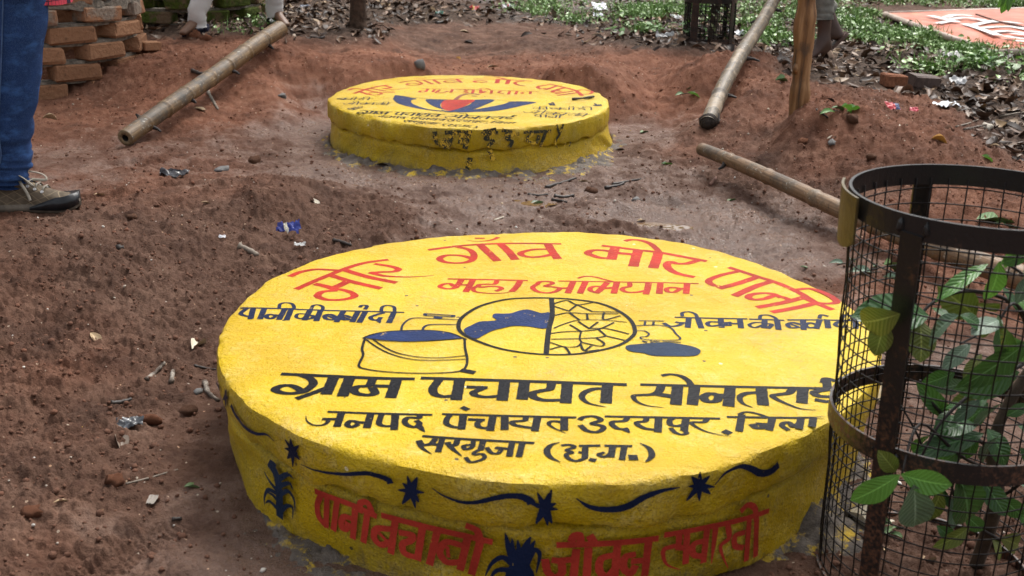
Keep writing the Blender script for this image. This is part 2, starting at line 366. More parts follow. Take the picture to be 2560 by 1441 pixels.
# ------------------------------------------------------------------ yellow paint and lettering materials
def yellow(name, grime, side):
    g = NT(name)
    n1 = g.noise(2.6, 4); n2 = g.noise(13, 5, .65); n3 = g.noise(75, 4, .7); n4 = g.noise(240, 3, .7)
    c = g.ramp(n1, (.3, (.47, .285, .001)), (.52, (.565, .380, .002)), (.75, (.63, .455, .025)))
    scuff = g.math('MULTIPLY', g.step(n2, .46, .70), g.step(n3, .40, .60))
    c = g.mix(g.math('MULTIPLY', scuff, .65), c, (.68, .53, .17))
    pit = g.math('MULTIPLY', g.step(n4, .62, .72), g.step(n2, .38, .62))
    c = g.mix(g.math('MULTIPLY', pit, .8), c, (.10, .075, .02))
    fl = g.n('TexVoronoi', _feature='F1', Scale=34.0); g.put(fl.inputs['Vector'], g.obj_co())
    fs = g.n('SeparateColor', Color=fl.outputs['Color']).outputs
    fleck = g.math('MULTIPLY', g.math('LESS_THAN', g.math('ADD', fl.outputs['Distance'], g.math('MULTIPLY', n4, .12)), .19), g.math('GREATER_THAN', fs[0], .90))
    c = g.mix(fleck, c, g.mix(g.math('GREATER_THAN', fs[1], .6), (.06, .04, .025), (.82, .72, .45)))
    stain = g.math('MULTIPLY', g.step(g.noise(3.3, 6, .68, dist=.6), .51, .66), g.step(n3, .35, .65)); c = g.mix(g.math('MULTIPLY', stain, .5), c, (.36, .20, .06))
    bs = g.n('Mapping'); g.put(bs.inputs['Vector'], g.obj_co()); bs.inputs['Scale'].default_value = (4, 60, 4); bs.inputs['Rotation'].default_value = (0, 0, .5); brush = g.noise(1.0, 4, .6, vec=bs.outputs[0], dist=.4)
    c = g.mix(g.math('MULTIPLY', g.step(brush, .52, .70), .20), c, (.70, .52, .09))
    if grime:
        z = g.sep(g.obj_co())[2]
        alg = g.math('MULTIPLY', g.step(g.noise(5.5, 5, .6), .44, .66), .6)
        spk = g.math('MULTIPLY', g.step(n4, .47, .60), g.math('ADD', .35, g.math('MULTIPLY', g.step(n2, .35, .65), .6)))
        c = g.mix(alg, c, g.mix(.55, c, (.16, .14, .02)))
        c = g.mix(g.math('MULTIPLY', spk, grime), c, (.115, .085, .018))
    if side:   # splashed soil and bare mortar up from the ground
        streak = g.n('Mapping'); g.put(streak.inputs['Vector'], g.obj_co()); streak.inputs['Scale'].default_value = (55, 55, 3)
        sn = g.noise(1.0, 3, vec=streak.outputs[0])
        hh = g.math('ADD', z, g.math('MULTIPLY', g.math('SUBTRACT', g.noise(6, 5, .6), .5), -.10))
        low = g.step(g.math('SUBTRACT', hh, g.math('MULTIPLY', g.math('SUBTRACT', sn, .5), .10)), side, side-.045)
        bare = g.ramp(g.noise(40, 4, .7), (.35, (.045, .036, .028)), (.7, (.17, .14, .11)))
        keep = g.math('SUBTRACT', 1.0, g.math('MULTIPLY', g.step(n3, .45, .62), .55))
        c = g.mix(g.math('MULTIPLY', low, keep), c, bare)
    rough = g.math('ADD', .30, g.math('MULTIPLY', g.step(g.noise(4.5, 4), .35, .7), .24))
    b = g.bump(n2, .5, .014); b = g.bump(n3, .75 if not grime else .85, .006, b); b = g.bump(n4, .7 if not grime else .9, .003, b)
    return g.set(Base__Color=c, Roughness=rough, Normal=b, Specular__IOR__Level=.3)
Y_TOP = yellow('yellow_paint_top', 0, 0); Y_SIDE = yellow('yellow_paint_weathered', .45, 0); Y_WALL = yellow('yellow_paint_wall', .58, -.205)
Y_WALL2 = yellow('yellow_paint_wall_far', .72, -.155)
def ink(name, col, chip=.70):
    g = NT(name)
    n2 = g.noise(30, 5, .7); n4 = g.noise(200, 3, .7)
    v = g.ramp(g.noise(11, 4), (.3, tuple(k*.75 for k in col)), (.7, tuple(min(1, k*1.35) for k in col)))
    ch = g.math('GREATER_THAN', g.math('ADD', g.math('MULTIPLY', n2, .55), g.math('MULTIPLY', n4, .45)), chip)
    c = g.mix(ch, v, (.68, .44, .05))
    b = g.bump(g.noise(75, 4, .7), .4, .004); b = g.bump(n4, .55, .0022, b)
    return g.set(Base__Color=c, Roughness=.34, Normal=b, Specular__IOR__Level=.10)
INK_R = ink('red_paint', (.36, .024, .012), .625); INK_B = ink('navy_paint', (.008, .014, .042), .635); INK_K = ink('black_paint', (.004, .004, .006), .66)
INK_U = ink('blue_paint', (.011, .024, .085), .62); INK_G = ink('dark_green_paint', (.013, .026, .055), .66); INK_RW = ink('red_wall_paint', (.36, .035, .022), .68); INK_W = ink('brown_paint', (.22, .07, .04), .72)
INK_F = ink('faded_black_paint', (.04, .042, .03), .535)

# ------------------------------------------------------------------ the two capped ring wells
F1 = [.6466, .0018, -.007, .0085, .0037, .0005, .007, .0004, -.0024, .0069, -.0033]
F2 = [.6161, -.0039, -.0016, -.0211, -.0174, -.002, .0039, .0003, .0061, -.0032, -.004]
def rim(F, seed):
    A = np.linspace(-math.pi, math.pi, 1441)
    base_ = F[0]+sum(F[2*k-1]*np.cos(k*A)+F[2*k]*np.sin(k*A) for k in range(1, 6)); fine_ = base_+.008*fbm(np.cos(A)*7+seed, np.sin(A)*7, 4, seed)
    tb = (base_.tolist(), fine_.tolist())
    def R(a, fine=True):
        t = (((a+math.pi)/(2*math.pi)) % 1.0)*1440; i = int(t); q = tb[1 if fine else 0]; return q[i]+(q[min(i+1, 1440)]-q[i])*(t-i)
    return R
ZT = .22
def well(cname, c, F, seed, lip, wall_off, zbot, label, wallmat, chips):
    root = empty(cname, (c[0], c[1], ZT)); tag(root, label, 'well cover', 'capped ring wells')
    R = rim(F, seed); n = 420; V, Fc, mi = [], [], []
    prof = [(0, 0), (.3, 0), (.6, 0), (.85, 0), (.95, 0), (.985, -.0012), (.996, -.005), (1.0, -.012), (1.002, -.03), (1.0, -.05), (1.0, -(lip-.010)), (.994, -lip), (.93, -(lip-.003)), (.80, -(lip-.003))]
    V.append((0, 0, 0)); AA = np.array([2*math.pi*i/n-math.pi for i in range(n)]); CA, SA = np.cos(AA), np.sin(AA); RA = np.array([R(a) for a in AA])
    chipk = [np.exp(-((AA-ca)/cw)**2)*cd*(1+1.2*vnoise(CA*60, SA*60, 4)) for ca, cw, cd in chips]
    for j, (s, z) in enumerate(prof[1:], 1):
        dz = .0035*(1 if j >= 5 else 0)*vnoise(CA*18+seed, SA*18, seed+2) if j < 9 else .016*fbm(CA*11+seed, SA*11, 3, seed+7)
        dr = .0035*vnoise(CA*25+z*60, SA*25, seed+3) if j >= 6 else np.zeros(n)
        for k in chipk:
            if 5 <= j <= 8: dr = dr-k*(1.0, .9, .6, .3)[j-5]; dz = dz-k*(.2, .4, .3, 0)[j-5]
        rr = RA*s+dr; V += list(zip(rr*CA, rr*SA, z+dz))
    for i in range(n): Fc.append((0, 1+i, 1+(i+1) % n)); mi.append(0)
    for j in range(1, len(prof)-1):
        for i in range(n):
            a = 1+(j-1)*n+i; b = 1+(j-1)*n+(i+1) % n
            Fc.append((a, a+n, b+n, b)); mi.append(0 if j < 6 else 1)
    me = mesh('slab', V, Fc); slab = link('slab', me, root, [Y_TOP, Y_SIDE], True); me.polygons.foreach_set('material_index', mi); me.set_sharp_from_angle(angle=math.radians(38))
    # brick ring wall below, rendered and painted
    V, Fc = [], []; zs = np.array([-lip+.012, -lip-.006, -lip-.011, -lip-.018]+list(np.linspace(-lip-.03, zbot, 9))); grv = np.array([.03, .032, .012, 0]+[0]*9); gk = (1 if c is C1 else .45)*np.clip(.55+2.2*fbm(CA*4+seed, SA*4, 3, seed+31), .35, 1.3)
    for j, z in enumerate(zs):
        t = (z+lip)/(zbot+lip); rr = np.array([R(a, False)-wall_off(t, a) for a in AA])+.014*fbm(CA*5+3, SA*5+z*14, 4, seed+11)-grv[j]*gk; V += list(zip(rr*CA, rr*SA, [z]*n))
    for j in range(12):
        for i in range(n):
            a = j*n+i; b = j*n+(i+1) % n; Fc.append((a, a+n, b+n, b))
    wall = obj('ring_wall', V, Fc, wallmat, root, True)
    # spilt mortar round the foot
    return root, slab, wall, R
MORT = NT('spilt_mortar'); _n = MORT.noise(30, 5, .65)
_mc = MORT.ramp(_n, (.3, (.055, .044, .036)), (.55, (.13, .105, .085)), (.75, (.25, .21, .17)))
_mc = MORT.mix(MORT.step(MORT.noise(22, 5, .7), .53, .62), _mc, (.50, .33, .02))
MORTAR = MORT.set(Base__Color=_mc, Roughness=.75, Normal=MORT.bump(MORT.noise(90, 5, .7), .9, .012))
def skirt(root, c, R, off, a0, a1, width, height, seed, amp=1.0):
    V, Fc = [], []; n = int(260*(a1-a0)/6.28)+8; m = 10
    AA = a0+(a1-a0)*np.arange(n+1)/n; wn_ = width*(.6+.9*vnoise(np.cos(AA)*6+seed, np.sin(AA)*6, seed)); hn_ = height*(.6+1.0*vnoise(np.cos(AA)*9+seed, np.sin(AA)*9, seed+1))
    for i in range(n+1):
        a = AA[i]; e = min(1, 6*min(i, n-i)/n); wv = wn_[i]*e+.015; hv = hn_[i]*e+.004; r0 = R(a, False)-off-.02
        for j in range(m+1):
            t = j/m; r = r0+(wv+.02)*t; x = c[0]+r*math.cos(a); y = c[1]+r*math.sin(a); V.append((x, y, H(x, y)+hv*(1-t)**1.6-.004-.012*(t > .99)))
    V = np.array(V); tt = np.tile(np.arange(m+1)/m, n+1); V[:, 2] += (.030*amp*fbm(V[:, 0]*34, V[:, 1]*34, 4, seed, .62)+.012*np.maximum(0, fbm(V[:, 0]*80, V[:, 1]*80, 2, seed)))*np.minimum(1, 3*(1-tt)); V -= np.array([c[0], c[1], ZT]); V = V.tolist()
    for i in range(n):
        for j in range(m):
            a = i*(m+1)+j; Fc.append((a, a+m+1, a+m+2, a+1))
    return obj('spilt_mortar', V, Fc, MORTAR, root, True)
OFF1 = lambda t, a: .012+.004*t-.010*max(0, t-.75)
OFF2 = lambda t, a: .008-.035*t*t*(.5+.5*math.cos(a+.5))-.012*t
W1, SLAB1, WALL1, RIM1 = well('well_cover', C1, F1, 5, .076, OFF1, -.27, 'large yellow painted round well cover in front, with bucket and cracked earth picture', Y_WALL, [(-2.05, .05, .006), (1.75, .05, .006), (-1.35, .03, .004), (2.3, .06, .005)])
W2, SLAB2, WALL2, RIM2 = well('well_cover', C2, F2, 9, .080, OFF2, -.20, 'smaller yellow round well cover farther back, painted with an umbrella', Y_WALL2, [(-2.35, .10, .018), (-2.05, .07, .016), (-1.2, .05, .008), (.4, .08, .008), (-2.75, .04, .01)])
skirt(W1, C1, RIM1, .02, -1.0, -.25, .15, .05, 3, .9); skirt(W1, C1, RIM1, .012, -2.5, -2.0, .10, .020, 6, .5)
skirt(W2, C2, RIM2, -.02, -3.1, .35, .13, .022, 8, .45)

# ------------------------------------------------------------------ brush lettering: strokes traced in the plane of each face
class Paint:
    """collects flat brush strokes on one face of a slab; each stroke lies a hair above the one before it"""
    def __init__(s, kind, c, R=None): s.kind, s.c, s.R = kind, c, R; s.k = 0
    def plane(s, px, py):
        if s.kind == 'top':
            p = PZ(px, py, ZT); return Vector((p.x-s.c[0], p.y-s.c[1]))
        d = ray(px, py); off = 0 if s.kind == 'lip' else -.012; r = .63
        for _ in range(6):                 # meet the ray with the upright side
            A = d.x**2+d.y**2; B = -2*(d.x*s.c[0]+d.y*s.c[1]); C = s.c[0]**2+s.c[1]**2-r*r
            D = max(B*B-4*A*C, 0); t = (-B-math.sqrt(D))/(2*A); p = ORI+d*t
            a = math.atan2(p.y-s.c[1], p.x-s.c[0]); r = s.R(a, False)+off
        return Vector((a*.64, p.z-ZT))
    def lift(s, q, h):
        if s.kind == 'top': return (q.x, q.y, .0004+h)
        a = q.x/.64
        r = s.R(a, s.kind == 'lip')+(.0045 if s.kind == 'lip' else (-.004 if s.R is RIM1 else .012))+h*2
        return (r*math.cos(a), r*math.sin(a), q.y)
    def strokes(s, L, w):
        V, F = [], []
        for st in L:
            taper = None; ww = w
            if isinstance(st, tuple): st, opt = st; ww = w*opt.get('w', 1); taper = opt.get('t')
            if len(st) >= 5 and s.kind == 'top': ww *= .80
            pts = [Vector((p.x, p.y, 0)) for p in (s.plane(*q) for q in st)]
            if len(pts) == 1: pts = [pts[0]-Vector((0, ww*.3, 0)), pts[0]+Vector((0, ww*.3, 0))]
            P = catmull(pts, 7); P = [p for i, p in enumerate(P) if i == 0 or (p-P[i-1]).length > 1e-5]
            if len(P) < 2: continue
            P[0] = P[0]+(P[0]-P[1]).normalized()*ww*.25; P[-1] = P[-1]+(P[-1]-P[-2]).normalized()*ww*.25*(0 if taper else 1)
            n = len(P); o = len(V); s.k += 1
            for i, p in enumerate(P):
                t = (P[min(i+1, n-1)]-P[max(i-1, 0)]).normalized(); nn = Vector((-t.y, t.x, 0)); u = i/(n-1)
                h = ww/2*(1+.035*math.sin(i*1.7+s.k))
                if taper == 'e': h *= max(.12, 1-u**1.6*.9)
                elif taper == 's': h *= max(.12, 1-(1-u)**1.6*.9)
                elif taper == 'b': h *= max(.15, math.sin(math.pi*min(max(u, .03), .97))**.7)
                h *= .60+.36*abs(t.y)**1.2 if s.kind == 'top' else .66+.14*abs(t.y)
                z = s.k*4e-6+u*2e-6
                V.append(s.lift(p+nn*h, z)); V.append(s.lift(p-nn*h, z))
            for i in range(n-1): a = o+2*i; F.append((a, a+1, a+3, a+2))
        return V, F
    def fill(s, poly, smooth=True):
        pts = [s.plane(*q) for q in poly]; pts = [Vector((p.x, p.y, 0)) for p in pts]
        if smooth: pts = catmull(pts, 3, True)
        s.k += 1; tri = geometry.tessellate_polygon([pts])
        return [s.lift(p, s.k*4e-6) for p in pts], [tuple(t) for t in tri]
def paint_obj(name, vf, m, parent):
    V, F = vf
    if not F: return
    bm = bmesh.new(); vs_ = [bm.verts.new(v) for v in V]
    for f in F:
        try: bm.faces.new([vs_[i] for i in f])
        except ValueError: pass
    bmesh.ops.recalc_face_normals(bm, faces=bm.faces)
    up = parent.name.startswith('slab') and all(abs(v.co.z) < .01 for v in bm.verts)
    for f in bm.faces:
        f.normal_update(); c = f.calc_center_median()
        ref = Vector((0, 0, 1)) if up else Vector((c.x, c.y, 0))
        if f.normal.dot(ref) < 0: f.normal_flip()
    me = bpy.data.meshes.new(name); bm.to_mesh(me); bm.free()
    return link(name, me, parent, m)
def T(ox, oy, s): return lambda L: [(T1(st[0], ox, oy, s), st[1]) if isinstance(st, tuple) else T1(st, ox, oy, s) for st in L]
def T1(st, ox, oy, s): return [(ox+x/s, oy+y/s) for x, y in st]
def S(txt):
    """strokes 'x,y x,y ...; ...' with an optional taper letter or width before a colon"""
    out = []
    for t in txt.replace('\n', ' ').split(';'):
        t = t.strip()
        if not t: continue
        opt = None
        if ':' in t:
            h, t = t.split(':'); opt = {}
            for q in h.split():
                if q in 'esb': opt['t'] = q
                else: opt['w'] = float(q)
        pts = [tuple(float(k) for k in p.split(',')) for p in t.split()]
        out.append((pts, opt) if opt else pts)
    return out
TA = T(560, 560, 3.7647); TB = T(1040, 560, 3.7647); TC = T(1520, 560, 3.7647)
TD = T(640, 880, 3.7647); TE = T(1000, 880, 3.7647); TF = T(1480, 880, 3.7647)
TG = T(520, 900, 2.664); TH = T(1200, 1100, 2.8444)
P1 = Paint('top', C1); L1 = Paint('lip', C1, RIM1); B1 = Paint('wall', C1, RIM1)
WORDS = {}
def word(key, tr, txt, w, m, paint=P1, parent=SLAB1, name='painted_word'):
    st = tr(S(txt)) if tr else txt; WORDS[key] = (st, w)
    return paint_obj(name, paint.strokes(st, w), m, parent)
RW = .0225
word('mor1', TA, """690,612 900,520 1150,420 1330,368 1530,340;630,492 720,455 860,430 1000,435 1090,440;870,570 960,590 1060,622;1050,630 930,640 880,680 950,712 1060,718 1170,705 1230,680 1190,645 1100,620 1030,618;
1010,612 1090,580 1160,545;1020,490 1200,545 1460,605;1150,440 1350,500 1605,552;1430,380 1560,400 1640,427 1600,450 1480,455 1385,462;e: 1385,462 1500,490 1650,500 1800,500 1975,488""", RW, INK_R)
word('gaon', TB, """130,245 400,210 700,190 1000,185 1350,190;e .7: 770,130 730,148 660,162 560,165 470,155;.7: 567,137 632,137;400,220 500,245 545,290 530,340 460,365 350,370 260,357 222,330 270,302 360,296 450,305 515,325;
600,195 680,270 760,345;800,195 870,260 930,333;1240,190 1280,260 1330,325;1260,242 1150,240 1050,253 985,278 1010,302 1090,315 1190,308 1275,290""", RW, INK_R)
word('mor2', TC, """-40,208 100,225 300,250 480,270 700,310 910,350;.85: 170,160 230,150 320,160 400,190 460,240 480,270;70,220 50,275 35,330;50,325 -60,322 -130,305 -190,278 -150,252 -60,250 20,260;80,275 160,282 240,290;285,250 262,320 240,395;475,270 455,340 428,410;
850,345 740,375 650,375 590,360 555,385 580,430 660,470 795,500""", RW*1.15, INK_R)
word('pani', TC, """1150,415 1350,480 1600,560 1800,650 1950,740 2100,805;1220,450 1080,480 970,520 948,550 1000,582 1060,592;1395,505 1230,560 1060,605;1535,545 1390,590 1200,675;1620,690 1540,660 1430,655 1340,672 1325,700 1390,715 1480,705 1560,680 1640,692 1700,712;1860,690 1640,745 1420,785;
1960,745 1800,785 1560,830;1780,620 1900,612 2030,650 2120,700 2150,738 2080,752 1950,740 1830,690""", RW, INK_R)
RS = .0155
word('maha', TB, """.8: 310,520 700,527 1040,535;430,525 400,570 372,600;380,600 330,612 270,610 225,592 260,570 320,565 350,585;400,575 500,578;535,530 505,585 470,638;760,540 740,568 650,570 590,577 610,598 700,590 780,595 805,612 760,632;e: 590,585 540,610 560,640 680,655 800,655 950,632;980,540 950,590 905,635""", RS, INK_R)
word('abhiyan', TB, """.8: 1350,540 1680,545 2000,550 2350,556 2650,564;1140,570 1170,547 1250,545 1285,562 1220,588 1300,597 1352,610 1310,640 1230,652 1140,637 1098,602 1125,578;1340,607 1420,607;1480,545 1455,600 1430,650;1595,550 1570,600 1545,652;.7: 1530,512 1600,495 1700,505 1790,530 1850,545;
1760,598 1690,590 1640,607 1650,635 1710,645 1745,620;1740,612 1860,602;1795,560 1745,610 1700,650;1890,555 1875,610 1862,652;2010,555 2010,590 1960,602 1940,622 1990,645 2080,645 2150,632;2190,555 2180,610 2165,660;2300,560 2290,655;2480,612 2420,600 2360,612 2370,640 2430,645 2475,622;2470,612 2560,612;2552,565 2542,655""", RS, INK_R)
BW = .0130
word('pani_ki', TA, """.8: 165,792 430,797 690,806;215,800 170,830 160,852 210,870 260,875;275,800 250,895;380,800 340,895;480,862 420,855 400,880 440,895 480,877;480,862 540,867;575,800 520,900;635,800 590,905;.8: 520,792 530,757 580,745 640,755 660,790 640,805""", BW, INK_B)
word('ki', TA, """.8: 700,808 840,812 975,818;810,815 760,905;.8: 780,852 700,850 680,880 730,895 785,868;.8: 800,862 840,870 830,890 800,897;910,815 870,912;.8: 820,805 840,772 890,765 930,785 925,815""", BW, INK_B)
word('barbadi', TA, """.8: 985,818 1350,826 1685,836;1060,882 1000,855 950,866 960,895 1020,905 1070,887;.6: 960,862 1040,895;1125,825 1060,922;1190,882 1140,865 1100,880 1130,905 1190,902;.6: 1110,875 1180,902;1260,830 1210,922;1330,830 1275,927;.7: 1280,785 1300,770 1345,775 1330,805;1500,840 1430,860 1380,882 1400,905 1450,907 1475,885;e: 1450,905 1470,938;1600,835 1555,930;.8: 1480,825 1490,785 1540,770 1600,785 1605,830""", BW, INK_B)
word('jivan', TC, """.8: 640,882 900,889 1300,897;530,940 580,965 650,962 692,942 645,928;660,932 740,936;760,890 750,975;845,890 878,980;.8: 700,870 700,840 760,830 820,850 840,885;1030,927 960,925 935,945 970,965 1045,957;1060,895 1070,975;1150,932 1110,937 1100,955 1150,957;1150,942 1230,942;1240,897 1252,980""", BW, INK_B)
word('ki2', TC, """.8: 1340,900 1500,904 1645,910;1475,905 1470,980;.8: 1460,932 1380,932 1330,955 1380,980 1455,955;.8: 1480,942 1540,950 1510,985;1590,910 1605,995;.8: 1430,895 1440,865 1510,862 1570,885 1590,910""", BW, INK_B)
word('barbadi2', TC, """.8: 1700,907 2000,907 2400,915;1800,947 1740,932 1690,950 1720,980 1795,977;.6: 1710,942 1785,970;1835,910 1842,995;1950,947 1900,935 1860,955 1890,980 1945,977;1992,907 1962,985;.7: 1990,890 2005,860 2065,870;2060,907 2072,980;2225,912 2160,930 2140,955 2200,975 2245,962;2330,912 2330,985;.8: 2200,890 2222,862 2300,870 2330,905""", BW, INK_B)
KW = .0212
word('gram', TD, """.9: 260,212 700,232 1100,250 1470,258;430,225 510,255 540,300 500,345 440,380 330,395 230,385 180,357 240,325 320,320 390,345 425,372;735,235 700,315 665,392;.7: 640,350 540,390 395,440;885,245 850,330 818,410;1100,255 1075,310 1040,325 960,332 920,362 950,395 1050,410 1120,392 1095,345;1130,325 1240,327;1325,260 1300,340 1270,425""", KW, INK_K)
word('panchayat', TE, """.9: 220,250 700,265 1400,287 2110,312;370,265 335,310 310,350 325,400 400,424 480,420;562,270 548,350 530,445;.9: 650,335 800,340;.9: 790,340 745,362 690,387 720,415 820,428 950,417;985,285 975,370 962,450;1172,290 1150,440;1425,295 1410,352 1330,370 1250,392 1260,430 1350,458 1490,458;1575,300 1568,390 1560,475;
e: 1930,352 1830,352 1740,385 1712,430 1760,480 1850,507 1940,522;1955,310 1945,390 1940,475""", KW, INK_K)
word('sontarai', TF, """.9: 475,312 900,322 1500,335 2050,345 2290,350;.75: 670,225 740,215 830,230 900,270 935,320;e: 650,330 625,380 560,405 450,410 390,420 420,470 520,510 675,528;620,402 760,425;805,330 798,410 790,490;965,335 945,490;1190,412 1110,397 1050,430 1090,470 1170,465 1192,430;1180,415 1270,412;1300,340 1285,505;
e: 1560,387 1450,395 1390,430 1420,490 1515,528;1592,345 1610,495;e: 1890,350 1850,390 1760,405 1700,417 1740,450 1850,500 1970,540 2110,552;1985,350 1975,475;2280,352 2130,372 2090,392 2140,420 2260,430 2290,457 2220,472 2120,457;.7: 2180,290 2200,255 2285,275;.8: 2205,265 2215,340""", KW, INK_K)
JW = .0136
word('janpad', TD, """.8: 690,568 1100,583 1645,597;s .8: 470,610 480,655 540,692 630,692 680,655 640,632;640,637 770,637;805,580 765,700;950,662 890,655 858,690 900,712 955,690;950,667 1060,672;1080,590 1045,712;1185,590 1165,640 1160,682 1210,702 1285,702;1312,595 1300,730;1540,605 1530,627 1440,622 1400,652 1420,690 1490,712 1540,682 1515,655;e: 1530,700 1590,760;1950,530 1985,545""", JW, INK_K)
word('panchayat2', TE, """.8: 410,590 1000,606 1645,622;470,600 440,640 440,682 500,710 575,716;597,600 580,725;660,640 780,646;770,646 730,675 740,708 800,722 855,707;875,610 850,738;987,610 985,730;1185,620 1170,650 1060,662 1080,692 1200,715 1270,722;1295,620 1270,742;e: 1530,667 1440,657 1400,682 1450,722 1565,772;1547,620 1545,735""", JW, INK_K)
word('udaypur', TF, """-110,640 -80,620 0,610 60,625 80,650 0,680 90,700 105,730 40,760 -50,745 -105,700;.8: 135,612 700,622 1190,632;330,630 300,655 200,662 190,690 240,725 305,732;e: 310,730 355,767;515,620 500,655 430,667 430,690 500,725 590,737;627,622 620,752;755,630 730,655 740,690 800,702 860,692;885,630 867,740;.8: 870,745 892,770 840,782 780,762 745,725;e: 1080,637 1050,665 950,667 950,690 1030,737 1130,770 1310,803;1.2: 1255,755 1285,768""", JW, INK_K)
word('zila', TF, """.7: 1385,592 1450,570 1550,585 1640,615 1720,635;.8: 1285,617 1600,622 1900,625;e .8: 1900,625 2050,622 2200,617;1410,600 1385,745;1510,692 1550,720 1610,717 1602,690;1560,682 1680,690;1695,640 1670,735;1840,735 1790,702 1800,677 1840,667 1870,682 1890,707 1950,677;1965,640 1950,722;2082,630 2070,702""", JW, INK_K)
SW = .0108
word('sarguja', TE, """225,798 600,825 900,842 1250,862;330,830 290,870 215,880 182,845;e: 180,850 210,910 300,967;290,872 370,880;397,830 360,940;540,840 520,880 465,880 450,862;e: 470,890 510,930 582,987;690,850 680,900 620,922 600,892 655,880;782,850 760,922;.9: 750,925 700,952 705,972 770,965 797,1000 740,1030 660,1042 622,1002;820,910 860,955 922,960 950,922 905,910;920,907 1030,920;1055,862 1030,982;1152,865 1120,987""", SW, INK_K)
word('chhattisgarh', TE, """b 1.3: 1490,860 1420,885 1382,940 1420,1000 1510,1042;1530,885 1600,880 1640,902 1570,930 1620,952 1565,972 1590,1010 1660,1032 1740,1002 1742,962 1690,950;1700,890 1870,887;1745,890 1740,1000;1.3: 1800,1020 1825,1025;1940,888 2170,892;1990,900 1980,962 1920,992 1870,972 1915,955;2005,895 1990,990;2112,895 2090,1015;1.4: 2195,1000;b 1.3: 2270,870 2342,910 2372,970 2352,1010 2310,1042""", SW, INK_K)
# the picture: tap and bucket, half river and half cracked earth
def pic(vf, m, parent=SLAB1, name='painted_picture'): return paint_obj(name, vf, m, parent)
pic(P1.fill(TB(S("1265,845 1180,845 1110,825 1040,810 960,825 900,845 830,850 740,850 720,880 760,910 680,920 600,925 520,960 450,1000 480,1050 570,1085 640,1050 720,1010 820,985 920,965 1060,970 1240,985"))[0]), INK_U)
pic(P1.fill(TA(S("1310,1075 1380,1050 1500,1025 1680,1012 1860,1008 2030,1015 2150,1040 2240,1080 2100,1092 1900,1105 1700,1110 1520,1100 1400,1085"))[0]), INK_U)
pic(P1.fill(TC(S("165,1160 200,1145 300,1135 420,1125 560,1120 700,1140 800,1160 870,1195 850,1235 780,1250 600,1250 420,1245 330,1220 240,1210 180,1190"))[0]), INK_G)
pic(P1.strokes(TB(S("1110,700 850,715 600,780 440,880 400,960 430,1030 560,1100 800,1180 1100,1225 1400,1235 1650,1210 1900,1150 2030,1070 2060,1000 2010,900 1880,810 1700,745 1450,712 1270,702 1110,700;1275,705 1282,860 1250,1000 1225,1230")), .0112), INK_K)
pic(P1.strokes(TB(S("""1300,755 1420,725 1515,765 1660,745;1300,780 1440,825;1440,825 1515,765;1515,765 1660,830;1660,830 1900,835;1310,865 1440,840 1610,850 1900,850;1440,840 1540,910;1300,985 1400,945 1540,910 1760,910 1980,930;1610,850 1615,905;1770,840 1770,905 1920,870;1530,925 1630,990;1630,990 1710,930;1450,955 1550,1015;1550,1015 1720,995 1860,935;1630,990 1790,990 2000,1040;
1275,1035 1400,1020 1550,1015;1555,1015 1540,1085 1555,1120 1510,1160 1390,1160 1265,1120;1280,1090 1530,1085 1700,1075 1790,1060;1720,1000 1790,1060;1790,1060 1960,1100;1700,1080 1770,1130 1730,1155 1560,1120;1265,1185 1390,1160 1450,1230;1550,1140 1590,1200 1720,1190;1590,1200 1640,1160""")), .0052), INK_K)
pic(P1.strokes(TA(S("1890,850 2160,866;1895,868 2150,880;1.6: 1895,858;1.6: 2158,872;1670,1005 1680,960 1730,910 1800,890 1950,895 2060,900 2200,907;1870,1005 1890,970 1960,952 2180,952;2.4: 1990,885 2040,890")), .0058), INK_B)
pic(P1.strokes(TA(S("1310,1080 1400,1045 1550,1018 1750,1008 1950,1008 2120,1030 2250,1080 2280,1092;1325,1090 1300,1180 1310,1240 1270,1340 1340,1372 1500,1395 1750,1410 2000,1410 2200,1395 2270,1360 2290,1280 2270,1180 2265,1090;.8: 1310,1080 1500,1105 1700,1113 1900,1108 2260,1082;.8: 1400,1090 1520,1170 1650,1225 1850,1260 2050,1265 2280,1245;.8: 1340,1095 1440,1165 1560,1225 1740,1275 1950,1290 2280,1278;3: 2250,1385 2340,1402")), .0066), INK_K)
pic(P1.strokes(TC(S("295,915 520,920;350,925 345,955;430,930 425,955;270,962 430,958;270,1010 340,1012 385,1040 360,1065 310,1070 330,1090 480,1100 650,1097 680,1080 640,1040 600,990 540,967 430,955;1.5: 330,1110 360,1117;400,1107 480,1115;520,1108 680,1120")), .0052), INK_B)
# border on the lip: stars and waves
def star(tr, c, rays): return tr([([c, ((c[0]+r[0])/2, (c[1]+r[1])/2), r], {'t': 'e', 'w': 1.25 if i % 2 else 1.0}) for i, r in enumerate(rays)])
LW = .0125
for tr, c, rays in ((TG, (125, 245), [(115, 185), (132, 195), (142, 250), (130, 330), (120, 320), (105, 262)]), (TG, (582, 600), [(530, 520), (568, 515), (628, 560), (635, 655), (585, 705), (548, 650), (530, 580), (618, 612)]), (TG, (1365, 860), [(1340, 760), (1405, 768), (1450, 872), (1415, 935), (1392, 975), (1305, 948), (1275, 855), (1308, 808)]),
                 (TH, (460, 480), [(408, 368), (510, 352), (555, 495), (512, 592), (482, 605), (398, 592), (340, 438), (540, 450)]), (TH, (1550, 315), [(1555, 218), (1495, 250), (1472, 322), (1458, 425), (1550, 425), (1625, 372), (1655, 322), (1622, 242)])):
    pic(L1.strokes(star(tr, c, rays), LW*1.1), INK_B, name='painted_star')
